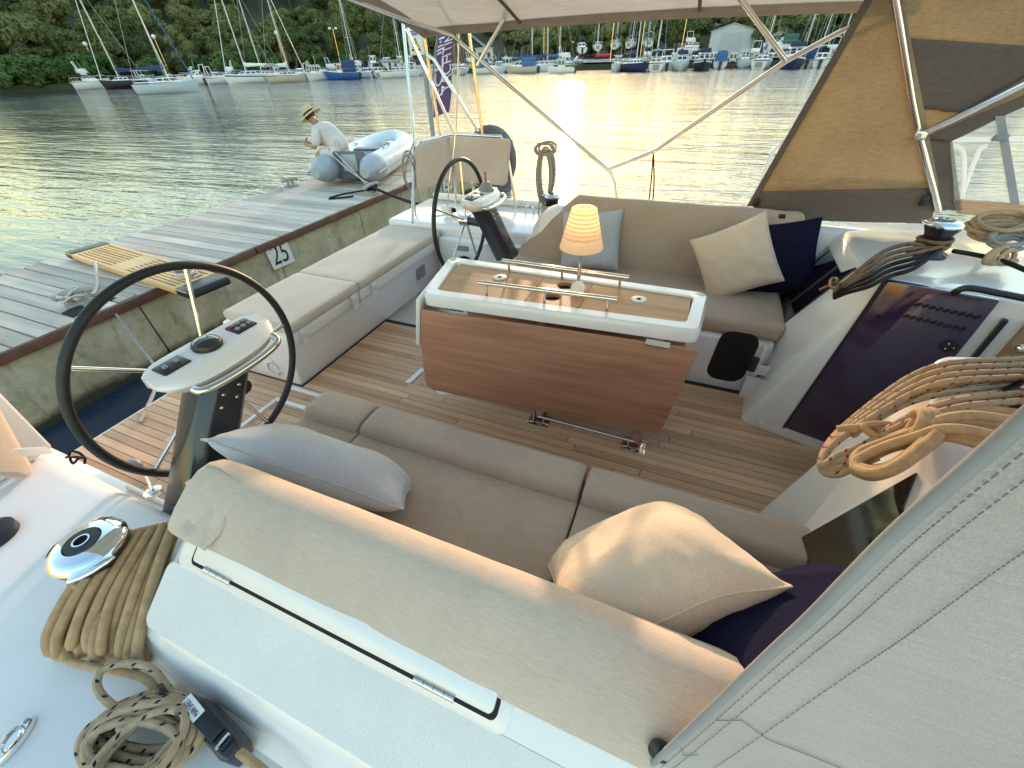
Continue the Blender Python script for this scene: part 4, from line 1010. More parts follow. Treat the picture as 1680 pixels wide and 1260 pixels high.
# companionway mouldings either side of the way below; d is measured from the centreline
def V_(s, x, d, z): return Vector((x, YC+s*d, z))
blocks = []
for s in (1, -1):
    xe, x0e, de, ze = (.83, .62, .68, .838) if s == 1 else (.72, .50, .63, .80)
    A = dict(RB=V_(s, .53, .345, -.02), RT=V_(s, .79, .27, .93), E0=V_(s, x0e, .74, .40), E1=V_(s, xe, de, ze), F0=V_(s, .535, .66, -.02), PB=V_(s, 1.75, .02, -.02), PT=V_(s, 1.75, .02, .96),
             TO=V_(s, 1.75, 1.62, .84), TI=V_(s, xe+.06, de+.86, ze-.06), W0=V_(s, x0e+.06, 1.60, .34), Q=V_(s, 1.75, 1.62, -.02), Q0=V_(s, x0e+.06, 1.60, -.02), S0=V_(s, x0e, .74, -.02))
    names = list(A); idx = {n: i for i, n in enumerate(names)}
    fs = [('RB', 'RT', 'E1', 'E0', 'S0', 'F0'), ('RB', 'PB', 'PT', 'RT'), ('RT', 'PT', 'TO', 'TI', 'E1'), ('E0', 'E1', 'TI', 'W0'), ('PB', 'Q', 'TO', 'PT'), ('Q', 'Q0', 'W0', 'TI', 'TO'), ('E0', 'W0', 'Q0', 'S0'), ('RB', 'F0', 'S0', 'Q0', 'Q', 'PB')]
    g = G(); g.add([A[n] for n in names], [[idx[n] for n in f] for f in fs], False)
    b = g.build('companionway_moulding', M['gel'], yacht, bevel=.03, seg=4, bang=20); blocks.append((A, b))
    # dark window in the bulkhead over the seat end
    def wp(u, v):
        lo = A['E0'].lerp(A['W0'], u); hi = A['E1'].lerp(A['TI'], u); return lo.lerp(hi, v)
    n = (wp(.9, 0)-wp(.1, 0)).cross(wp(.5, 1)-wp(.5, 0)).normalized(); n = n if n.x < 0 else -n
    g = G(); g.prism([p-n*.016 for p in (wp(.012, .03), wp(.02, .93), wp(.10, .80), wp(.95, .80), wp(.95, .03))], n*.022); wnd = g.build('bulkhead_window', M['darkglass'], b)
    for u0, u1, v0, v1 in ((.20, .23, .05, .80), (.58, .60, .05, .80), (.10, .94, .03, .08)):
        g = G(); g.prism([wp(u0+.03, v0)+n*.003, wp(u0, v1)+n*.003, wp(u1, v1)+n*.003, wp(u1+.03, v0)+n*.003], n*.006); g.build('window_frame', M['brown'], wnd)
# port wall of the companionway: tinted panel, grille slots, latch, handle, wood panel
A, b = blocks[0]
wx = Vector((.958, -.283, 0)).normalized(); wn_ = Vector((-.283, -.958, 0)).normalized(); w0 = A['RB']+Vector((0, 0, .02))
def wpt(s_, z_, o_=0): return w0+wx*s_+Vector((0, 0, z_))+wn_*o_          # along the wall, height, proud
def lean(s_, z_): return s_+.27*z_
g = G(); g.prism([wpt(.205, .075, -.02), wpt(.585, .085, -.02), wpt(.585, .935, -.02), wpt(.268, .925, -.02)], wn_*.032); tp = g.build('tinted_panel', M['purple'], b, bevel=.006)
g = G(); g.prism([wpt(.196, .066, -.02), wpt(.206, .066, -.02), wpt(.269, .935, -.02), wpt(.257, .935, -.02)], wn_*.026); g.build('seal', M['black'], b)
for r_ in range(2):
    for k in range(9):
        g = G(); g.tube([wpt(.385+k*.021-r_*.012, .855-r_*.055, .012), wpt(.400+k*.021-r_*.012, .868-r_*.055, .012)], .006, 8); g.build('vent_slot', M['voidb'], tp)
g = G(); g.lathe([(0, 0), (.026, 0), (.026, .006), (0, .007)], wpt(.548, .73, .011), 18, wn_.to_track_quat('Z', 'Y').to_matrix()); lt = g.build('lock', M['black'], tp)
for k in range(3): g = G(); a_ = k*2.1; g.ball(wpt(.548+.013*math.cos(a_), .73+.013*math.sin(a_), .019), .004, 8); g.build('screw', M['chrome'], lt)
g = G(); g.lathe([(0, 0), (.008, 0), (.008, .004), (0, .004)], wpt(.30, .78, .012), 12, wn_.to_track_quat('Z', 'Y').to_matrix()); g.build('screw', M['voidb'], tp)
g = G(); g.tube(cat_([wpt(.46, .93, .02), wpt(.47, .955, .03), wpt(.50, .965, .03), wpt(.60, .965, .03), wpt(.85, .965, .03)], 4), .012, 8); g.build('slide_handle', M['black'], b)
g = G(); g.prism([wpt(.625, .10, -.01), wpt(.64, .10, -.01), wpt(.64, .87, -.01), wpt(.625, .87, -.01)], wn_*.02); g.build('seal', M['black'], b)
g = G(); g.prism([wpt(.685, .08, -.02), wpt(1.2, .08, -.02), wpt(1.2, .885, -.02), wpt(.685, .885, -.02)], wn_*.026); wd_ = g.build('wood_panel', M['panelwood'], b, bevel=.003)
g = G(); g.ball(wpt(.715, .79, .02), .02, 12); g.build('knob', M['chrome'], wd_)
g = G(); g.lathe([(0, 0), (.02, 0), (.02, .006), (0, .008)], wpt(.10, .05, .001), 14, wn_.to_track_quat('Z', 'Y').to_matrix()); g.build('drain_cap', M['white'], b)
# socket lever by the locker: black tube on a bracket
lv = thing('lever_socket', 'small black lever in a white bracket at the end of the far bench', 'lever', (.60, 2.25, .0))
a_ = ay(1222, 598, 2.27); c_ = ay(1243, 592, 2.25); g = G(); g.tube([ay(1232, 607, 2.22)-lv.location, ay(1240, 588, 2.22)-lv.location], .022, 12); g.build('grip', M['black'], lv)
g = G(); p1 = ay(1236, 606, 2.26)-lv.location; g.bb(p1+Vector((-.01, -.005, -.03)), p1+Vector((.09, .02, .03))); g.build('bracket', M['white'], lv, bevel=.008)
g = G(); p1 = ay(1225, 640, 2.27)-lv.location; g.bb(p1+Vector((-.03, -.02, -.10)), p1+Vector((.06, .02, .10))); g.build('cover', M['white'], lv, bevel=.012)
# coachroof forward of the cockpit
g = G(); g.prism([(1.7, YC-1.6, .2), (1.7, YC-1.6, .80), (1.7, YC-1.3, .95), (1.7, YC+1.3, .95), (1.7, YC+1.6, .80), (1.7, YC+1.6, .2)], (4.2, 0, .05)); g.build('coachroof', M['gel'], yacht, bevel=.04, seg=3)
# ------------------------------------------------------------------ cushions
def sweep_cushion(name, sec, xs, mat, label, f=lambda v: v, amp=.004, endr=.03, seed=0, zfun=None, parent=None, cat='cushion', group=None, wr=1.0):
    """closed section (y,z) swept along X with softly rounded ends and slight wrinkles"""
    cy = sum(p[0] for p in sec)/len(sec); cz = sum(p[1] for p in sec)/len(sec); x0, x1 = xs; n = max(8, int((x1-x0)/.03)); rings = []
    st = [x0+(x1-x0)*i/n for i in range(n+1)]
    ends = [x0+endr*k for k in (.12, .35)]+[x1-endr*k for k in (.35, .12)]; st = sorted(set(st+ends+[x0+endr, x1-endr]))
    st = [x for x in st if not (x0 < x < x0+.1*endr)]
    for x in st:
        e = min(x-x0, x1-x); k = 1.0
        if e < endr: k = 1-.09*(1-e/endr)**2*(1 if e > 0 else 1.6)
        r = []
        for (y_, z_) in sec:
            kk = k if zfun is None else k
            yy = cy+(y_-cy)*(1-(1-k)*.6); zz = cz+(z_-cz)*(1-(1-k)*1.3)
            if zfun: zz = zfun(x, yy, zz)
            d = noise.noise((x*4+seed, yy*9, zz*9))*amp+noise.noise((x*13+seed, yy*16, zz*3))*amp*.5*wr
            v = Vector((x, yy, zz+d)); r.append(f(v))
        rings.append(r)
    g = G(); g.loft(rings); o = g.build(name, M[mat], parent, sharp=60)
    if parent is None: tag(o, label, cat, group)
    return o
def rsec(y0, y1, z0, z1, r, n=4, crown=.0):
    w_, h_ = y1-y0, z1-z0; out = []
    for u, v in rrect(w_, h_, r, n): out.append(((y0+y1)/2+u, (z0+z1)/2+v+crown*(1-(2*u/w_)**2)*(v > 0)))
    # extra points along the long top and bottom
    res = []
    for a, b in zip(out, out[1:]+out[:1]):
        res.append(a); m_ = int(abs(a[0]-b[0])/.05)
        for k in range(1, m_): t = k/m_; y_ = a[0]+(b[0]-a[0])*t; u = y_-(y0+y1)/2; res.append((y_, a[1]+(b[1]-a[1])*t+(crown*((1-(2*u/w_)**2)-(1-(2*(a[0]-(y0+y1)/2)/w_)**2)) if a[1] > (z0+z1)/2 else 0)))
    return res
X1 = az(617, 672, .46).x; X2 = az(966, 768, .46).x
# near bench
for i, (a, b_, lb) in enumerate([(-1.385, X1-.004, 'short taupe seat cushion at the aft end of the near bench, under the grey pillow'), (X1+.004, X2-.003, 'long taupe middle seat cushion of the near bench'), (X2+.003, .60, 'taupe seat cushion at the forward end of the near bench, under the cream pillow')]):
    o = sweep_cushion('seat_cushion', rsec(.40, .955, .345, .435, .03, crown=.006), (a, b_), 'taupe', lb, seed=i*3.1, amp=.006)
    bo = sweep_cushion('front_roll', rsec(.845, 1.02, .33, .478, .045, 5), (a+(.004 if i else .0), b_-.004), 'taupe', '', seed=i*5.2+1, parent=o, amp=.003)
back = [(.455, .44), (.44, .56), (.415, .70), (.385, .81), (.365, .845), (.338, .864), (.305, .868), (.265, .852), (.215, .815), (.183, .785), (.176, .772), (.186, .768), (.235, .794), (.31, .81), (.36, .79), (.39, .6), (.40, .45)]
def back_end(x, y_, z_):
    return z_
bk = sweep_cushion('backrest_cushion', back, (-1.02, .95), 'taupe_l', 'long pale taupe backrest cushion over the near coaming', amp=.004, seed=2.2, endr=.05)
# the loose end flap of the near backrest with its gathers
g = G()
def flap(u, v):
    p = [az(402, 792, .84), az(345, 770, .84), az(330, 800, .80), az(286, 872, .775)]; q = [az(408, 812, .845), az(352, 775, .845), az(372, 850, .83), az(335, 905, .79)]
    a = cat_(p, 8); b = cat_(q, 8); i = min(int(u*24), 24); r = a[i].lerp(b[i], v)
    r = r+Vector((.002*math.sin(v*22), 0, .006*math.sin(v*19+u*2)+.02*math.sin(math.pi*v))); return r
g.grid(flap, 24, 14); fo = g.build('end_flap', M['taupe_l'], bk, recalc=False); sm_ = fo.modifiers.new('thick', 'SOLIDIFY'); sm_.thickness = .008; sm_.offset = -1
g = G(); p = [az(300, 790, .70), az(345, 768, .80), az(338, 805, .80), az(318, 806, .72)]
g.loft([[q+Vector((0, 0, dz)) for q in p] for dz in (0, -.02)]); g.build('end_tab', M['taupe_l'], bk, bevel=.008)
# far bench
def ramp_end(x, y_, z_):
    k = max(0, min(1, (x+1.17)/.42)); k = k*k*(3-2*k)*.25+k*.75
    return .43+(z_-.43)*(.16+.84*k)
fo = sweep_cushion('seat_cushion', rsec(.40, 1.015, .345, .448, .04, 5, crown=.006), (-1.17, .64), 'taupe', 'long taupe seat cushion of the far bench behind the table', f=mir, seed=9, amp=.006)
back2 = [(.475, .43), (.46, .56), (.43, .70), (.40, .81), (.38, .85), (.345, .875), (.305, .875), (.265, .855), (.22, .815), (.20, .78), (.24, .76), (.3, .60), (.38, .45)]
sweep_cushion('backrest_cushion', back2, (-1.17, .66), 'taupe', 'long taupe backrest cushion of the far bench with a tapering aft end', f=mir, amp=.007, seed=4.4, zfun=ramp_end, endr=.05)
g = G(); a_ = az(1283, 355, .87); g.box(a_, (.035, .03, .02)); tag(g.build('buckle', M['black'], bevel=.004), 'small dark buckle on top of the far backrest cushion', 'buckle')
# stern bench
ys = 2.028
def sw(v): return Vector((-v.y, v.x, v.z))
for i, (a, b_, lb) in enumerate([(1.395, ys-.004, 'short pale taupe cushion on the stern bench, nearest the walk-through'), (ys+.004, 3.17, 'long pale taupe cushion on the stern bench, behind the far wheel')]):
    sweep_cushion('seat_cushion', rsec(2.02, 2.585, .402, .462, .02, 3), (a, b_), 'taupe_l', lb, f=sw, amp=.0025, seed=i*2+11, endr=.02)
def strap(p, label, l=.10):
    g = G(); pts = [p+Vector((.004, 0, .0)), p+Vector((.014, .002, -.035)), p+Vector((.006, .004, -.07)), p+Vector((.008, .006, -l))]; n = Vector((0, .022, 0)); c = cat_(pts, 4)
    g.loft([[q-n, q+n, q+n+Vector((.002, 0, 0)), q-n+Vector((.002, 0, 0))] for q in c]); tag(g.build('strap', M['whitetape']), label, 'strap')
for px, py, lb in ((486, 522, 'white strap at the near end of the stern bench cushion'), (572, 468, 'white strap left of the split between the stern bench cushions'), (606, 448, 'white strap right of the split between the stern bench cushions'), (722, 388, 'white strap at the far end of the stern bench cushion')):
    q = ax(px, py, -2.025); q.z = .408; strap(q, lb)
# cushion and strap on the raised lid at the left edge
qd = Vector((-1.96, .05, .56)); g = G()
pl = [ax(-40, 640, -2.12), ax(0, 668, -2.1), ax(52, 764, -1.99), ax(34, 780, -1.97), ax(-10, 770, -1.95)]
g.prism(pl, (.05, -.015, 0)); tag(g.build('seat_cushion', M['taupe_l'], bevel=.015, seg=3), 'pale taupe cushion on the raised locker lid at the left edge', 'cushion')
g = G(); p1, p2 = ax(30, 742, -1.93), ax(82, 738, -1.96); g.prism([p1+Vector((0, 0, .018)), p2+Vector((0, 0, .018)), p2-Vector((0, 0, .018)), p1-Vector((0, 0, .018))], (.004, -.002, 0)); tag(g.build('strap', M['whitetape']), 'white strap on the raised locker lid at the left edge', 'strap')

# ------------------------------------------------------------------ pillows
def pillow(loc, mtx, w_, h_, th, mat, label, seed=0, tuck=.07):
    n = 30
    def side(sg):
        def fn(a, b):
            u, v = a*2-1, b*2-1
            e = max(0, (1-abs(u)**2.6))**.55*max(0, (1-abs(v)**2.6))**.55
            x = u*w_/2*(1-tuck*(1-v*v)*abs(u)**2); y = v*h_/2*(1-tuck*(1-u*u)*abs(v)**2)
            edge = max(abs(u), abs(v))
            wr = math.sin((u*7+v*3+seed)*2)*.5+noise.noise((u*3+seed, v*3, sg*2))*1.2
            rad = noise.noise((math.atan2(v, u)*5+seed, seed, edge))*max(0, edge-.45)*2.2
            z = sg*th/2*e*(1+.10*noise.noise((u*1.6+seed, v*1.6, sg)))+sg*e**.5*(wr*.0035+rad*.020*(1-edge**6)+.0045*math.sin((u if abs(v) > abs(v*0+u) else v)*34+seed*3)*max(0, (edge-.6)/.4)*(1-edge**8))
            return Vector((x, y, z+.02*noise.noise((u*1.2, v*1.2, seed+5))))
        return fn
    g = G(); g.grid(side(1), n, n); g.grid(side(-1), n, n)
    o = g.build('pillow', M[mat], weld=True, sharp=80); o.location = loc; o.rotation_euler = mtx.to_euler(); tag(o, label, 'pillow')
    g = G(); f = side(1); edge = [f(t/24, 0) for t in range(24)]+[f(1, t/24) for t in range(24)]+[f(1-t/24, 1) for t in range(24)]+[f(0, 1-t/24) for t in range(24)]
    g.tube(edge, .0028, 6, closed=True); g.build('piping', M[mat], o, sharp=80)
    return o
def frame(xdir, ydir):
    x = Vector(xdir).normalized(); y = Vector(ydir); y = (y-x*y.dot(x)).normalized(); z = x.cross(y); return Matrix((x, y, z)).transposed()
# near grey: leaning on the backrest at the aft end; near cream and purple at the forward end
pillow((-.94, .575, .59), frame((.55, .13, -.20), (.60, -.50, .55)), .60, .40, .20, 'pil_grey', 'blue grey linen pillow on the near bench', 1.3)
pillow((.085, .55, .675), frame((.80, .50, .24), (.22, -.68, .62)), .46, .43, .25, 'pil_cream', 'large cream pillow leaning on the near backrest', 4.1)
pillow((.43, .50, .775), frame((.80, .58, -.02), (.30, -.50, .78)), .54, .42, .20, 'pil_purple', 'dark purple pillow half behind the cream one on the near bench', 2.7)
pillow((-.60, 2.86, .63), frame((.99, .05, .10), (-.10, .42, .9)), .42, .40, .16, 'pil_grey', 'grey linen pillow on the far bench behind the lamp', 6.3)
pillow((.33, 2.74, .65), frame((.86, .10, .46), (-.50, .36, .79)), .42, .42, .16, 'pil_cream', 'cream pillow standing on one corner on the far bench', 7.7)
pillow((.56, 2.86, .64), frame((.93, .0, .20), (-.25, .40, .88)), .43, .43, .17, 'pil_purple', 'dark purple pillow at the forward end of the far bench', 8.9)

# ------------------------------------------------------------------ cockpit table
tb = thing('cockpit_table', 'drop-leaf cockpit table with white rim and teak top', 'table', (-.55, 1.8, 0))
def T_(x, y_, z_): return Vector((x, y_, z_))-tb.location
cor = [Vector((-1.15, 1.545)), Vector((.155, 1.63)), Vector((.18, 2.02)), Vector((-1.265, 2.035))]
def rounded(c, inset, r, n=4):
    """inset and round the corners of a convex plan polygon"""
    m_ = len(c); cen = sum(c, Vector((0, 0)))/m_; pts = []
    for i in range(m_):
        a, b, d = c[i-1], c[i], c[(i+1) % m_]; e1 = (b-a).normalized(); e2 = (d-b).normalized(); n1 = Vector((-e1.y, e1.x)); n2 = Vector((-e2.y, e2.x))
        k = inset/(1+n1.dot(n2)); b2 = b+(n1+n2)*k
        p0, p1 = b2-e1*r, b2+e2*r
        for j in range(n+1): t = j/n; pts.append((p0*(1-t)**2)+(b2*2*t*(1-t))+(p1*t*t))
    return pts
def ring3(pts, z_): return [T_(p.x, p.y, z_) for p in pts]
o1 = rounded(cor, 0, .05); i0 = rounded(cor, .012, .045); i1 = rounded(cor, .062, .03); i2 = rounded(cor, .068, .026)
g = G(); g.loft([ring3(rounded(cor, .02, .05), .672), ring3(o1, .68), ring3(o1, .725), ring3(i0, .742), ring3(i1, .742), ring3(i2, .726), ring3(i2, .68)], True, False)
rim = g.build('rim', M['gel'], tb, sharp=50)
g = G(); g.loft([ring3(rounded(cor, .03, .04), .676), ring3(rounded(cor, .03, .04), .70)], True, True); g.build('underframe', M['grey'], tb)
# three top panels; the middle one with two cup holes
xa, xb = az(880, 470, .735).x, az(962, 483, .735).x
def ylim(x, inset=.07):
    a = cor[0]+(cor[1]-cor[0])*((x-cor[0].x)/(cor[1].x-cor[0].x)); b = cor[3]+(cor[2]-cor[3])*((x-cor[3].x)/(cor[2].x-cor[3].x)); return a.y+inset, b.y-inset
def panel(x0, x1, holes=()):
    g = G(); (a0, b0), (a1, b1) = ylim(x0), ylim(x1); zt, zb = .7335, .712
    if not holes: g.prism([T_(x0, a0, zb), T_(x1, a1, zb), T_(x1, b1, zb), T_(x0, b0, zb)], (0, 0, zt-zb))
    else:
        m_ = len(holes)
        for k, (hx, hy, hr_) in enumerate(holes):
            c = [Vector((x0, a0+(b0-a0)*k/m_)), Vector((x1, a1+(b1-a1)*k/m_)), Vector((x1, a1+(b1-a1)*(k+1)/m_)), Vector((x0, a0+(b0-a0)*(k+1)/m_))]
            nn = 32; outer = []; inner = []
            for j in range(nn):
                an = 2*math.pi*j/nn; d = Vector((math.cos(an), math.sin(an))); hc = Vector((hx, hy)); inner.append(hc+d*hr_); best = 9
                for q in range(4):
                    p, r_ = c[q], c[(q+1) % 4]; e = r_-p; den = d.x*e.y-d.y*e.x
                    if abs(den) > 1e-9:
                        tt = ((p.x-hc.x)*e.y-(p.y-hc.y)*e.x)/den; uu = ((p.x-hc.x)*d.y-(p.y-hc.y)*d.x)/den
                        if tt > 0 and -1e-6 <= uu <= 1+1e-6: best = min(best, tt)
                outer.append(hc+d*best)
            g.loft([ring3(outer, zb), ring3(outer, zt), ring3(inner, zt), ring3(inner, zb)], True, False, False)
    return g.build('top_panel', M['table_teak'], tb)
i_ = ylim(-1.15); panel(-1.15, xa-.0015); panel(xb+.0015, .10)
h1, h2 = az(922, 461, .735), az(903, 478, .735)
panel(xa+.0015, xb-.0015, [((xa+xb)/2-.02, 1.745, .042), ((xa+xb)/2+.005, 1.885, .042)])
for hx, hy in (((xa+xb)/2-.02, 1.745), ((xa+xb)/2+.005, 1.885)):
    g = G(); g.lathe([(.0, -.07), (.043, -.07), (.044, .0)], T_(hx, hy, .733), 28, cap=False); g.build('cup_well', M['voidb'], tb)
for px, py in ((1048, 491), (820, 455)):
    q = az(px, py, .734); g = G(); g.lathe([(0, 0), (.036, 0), (.036, .002), (.033, .0035), (.013, .0035), (.012, .001), (0, .001)], T_(q.x, q.y, .7335), 24); d_ = g.build('latch_disc', M['white'], tb)
    g = G(); g.lathe([(0, 0), (.009, 0), (.009, .003), (0, .003)], T_(q.x, q.y, .735), 12); g.build('latch_hole', M['voidb'], d_)
for (xa_, ya_, xb_, yb_) in ((-.88, 1.655, -.21, 1.698), (-.88, 1.945, -.20, 1.945)):
    g = G(); g.tube([T_(xa_, ya_, .795), T_(xb_, yb_, .795)], .011, 12); rl = g.build('grab_rail', M['steel'], tb)
    for k in (.06, .5, .94): x = xa_+(xb_-xa_)*k; y_ = ya_+(yb_-ya_)*k; g = G(); g.tube([T_(x, y_, .73), T_(x, y_, .79)], .0065, 8); g.build('rail_post', M['steel'], rl)
# leaves
def leaf(sgn):
    g = G()
    if sgn < 0: a, b = Vector((-1.135, 1.532)), Vector((.165, 1.612))
    else: a, b = Vector((-1.22, 2.062)), Vector((.17, 2.045))
    def P(x, z_, o=0): t = (x-a.x)/(b.x-a.x); y_ = a.y+(b.y-a.y)*t; return T_(x, y_+sgn*(o)-sgn*.02*(.68-z_), z_)
    out = [(-1.145, .668), (-1.18, .5), (-1.205, .30), (-1.213, .19), (-1.205, .15), (-1.175, .128), (.03, .145), (.08, .152), (.105, .175), (.118, .22), (.165, .655), (.158, .672)]
    g.prism([P(x, z_) for x, z_ in out], (0, sgn*.022, 0)); return g.build('drop_leaf', M['leaf'], tb, bevel=.004)
lf = leaf(-1); leaf(1)
for x in (-.98, .0): g = G(); g.bb(T_(x-.05, 1.555, .672), T_(x+.05, 1.60, .682)); g.build('leaf_hinge', M['steel'], tb)
g = G(); g.prism([T_(-1.185, 1.535, .71), T_(-1.285, 2.03, .71), T_(-1.30, 2.03, .44), T_(-1.245, 1.535, .42)], (.028, .002, 0)); g.build('end_panel', M['gel'], tb, bevel=.008)
for x, y_ in ((-.54, 1.615), (0.0, 1.61)):
    g = G(); g.bb(T_(x-.022, y_+.005, .02), T_(x+.022, y_+.045, .68)); g.build('leg', M['leaf'], tb, bevel=.004)
    g = G(); g.bb(T_(x-.062, y_-.04, .0), T_(x+.062, y_+.06, .006)); ft_ = g.build('foot_bracket', M['chrome'], tb, bevel=.002)
    for s in (-1, 1): g = G(); g.prism([T_(x+s*.028, y_-.02, .004), T_(x+s*.028, y_+.05, .004), T_(x+s*.028, y_+.05, .05), T_(x+s*.028, y_, .05)], (s*.005, 0, 0)); g.build('bracket_cheek', M['chrome'], ft_)
    for sx in (-.05, .05):
        for sy in (-.028, .048): g = G(); g.lathe([(0, 0), (.006, 0), (.004, .003), (0, .003)], T_(x+sx, y_+sy, .0055), 8); g.build('screw', M['grey'], ft_)
g = G(); g.tube([T_(-.54, 1.60, .055), T_(0, 1.595, .055)], .008, 10); g.build('foot_bar', M['steel'], tb)
# floor fittings near the table
q = az(735, 634, 0); t = thing('deck_plate', 'round white deck plate in the teak floor left of the table', 'deck plate', q)
g = G(); g.lathe([(0, 0), (.085, 0), (.085, .004), (.075, .007), (.012, .007), (0, .006)], (0, 0, 0), 32); g.build('disc', M['white'], t)
for k in range(6): g = G(); a_ = k*1.047; g.lathe([(0, 0), (.005, 0), (.005, .002), (0, .002)], (.066*math.cos(a_), .066*math.sin(a_), .006), 8); g.build('screw', M['grey'], t)
g = G(); a, b = az(669, 629, 0), az(694, 606, 0); g.prism([a+Vector((-.02, 0, .001)), a+Vector((.02, 0, .001)), b+Vector((.02, 0, .001)), b+Vector((-.02, 0, .001))], (0, 0, .006)); tag(g.build('floor_strip', M['white'], bevel=.002), 'white metal strip on the teak floor by the left end of the table', 'strip')

# ------------------------------------------------------------------ table lamp
M['shade'] = None
def shade_mat():
    m, t, p = nt('lamp_shade'); p.inputs['Base Color'].default_value = (.86, .74, .62, 1); p.inputs['Roughness'].default_value = .6
    tr = N(t, 'ShaderNodeBsdfTranslucent'); tr.inputs[0].default_value = (.96, .84, .70, 1); mx = N(t, 'ShaderNodeMixShader'); mx.inputs[0].default_value = .62
    t.links.new(p.outputs[0], mx.inputs[1]); t.links.new(tr.outputs[0], mx.inputs[2]); t.links.new(mx.outputs[0], t.nodes['Material Output'].inputs[0]); return m
M['shade'] = shade_mat()
lb_ = Vector((-.43, 1.86, .734)); lm = thing('table_lamp', 'lit table lamp with pale conical shade on the cockpit table', 'lamp', lb_)
g = G(); g.lathe([(0, 0), (.036, 0), (.036, .012), (.030, .018), (.012, .022), (.0, .022)], (0, 0, 0), 28); g.build('base', M['white'], lm)
g = G(); g.lathe([(0, -.006), (.034, -.006), (.036, 0), (.034, .006), (0, .006)], (.008, -.035, .024), 24, Matrix.Rotation(R(62), 3, 'X')); g.build('clip_disc', M['white'], lm)
g = G(); g.tube([(0, 0, .02), (0, 0, .27)], .0085, 12); g.build('stem', M['steel'], lm)
zs0, zs1, rs0, rs1 = .215, .390, .102, .056
g = G(); pr = []
for k in range(41):
    t_ = k/40; r = rs0+(rs1-rs0)*t_+.0004*math.sin(t_*2*math.pi*8)*(t_ > .28); pr.append((r, zs0+(zs1-zs0)*t_))
g.lathe(pr+[(rs1-.008, zs1+.004), (.03, zs1+.003), (.028, zs1-.004), (0, zs1-.004)], (0, 0, 0), 40, cap=False); sh = g.build('lamp_shade', M['shade'], lm)
for k in range(7):
    t_ = .36+k*.088; r = rs0+(rs1-rs0)*t_-.003; g = G(); g.lathe([(r-.004, zs0+(zs1-zs0)*t_-.004), (r, zs0+(zs1-zs0)*t_), (r-.004, zs0+(zs1-zs0)*t_+.004)], (0, 0, 0), 36, cap=False); g.build('shade_rib', M['shade'], sh)
M['bulb'] = emit('lit_bulb', (1.0, .5, .14), 3)
g = G(); g.ball((0, 0, .335), .014, 12); g.build('bulb', M['bulb'], lm)
pl_ = bpy.data.lights.new('lamp_light', 'POINT'); pl_.energy = .06; pl_.color = (1, .56, .26); pl_.shadow_soft_size = .02
po = bpy.data.objects.new('lamp_light', pl_); C.objects.link(po); po.parent = lm; po.location = (0, 0, .335)

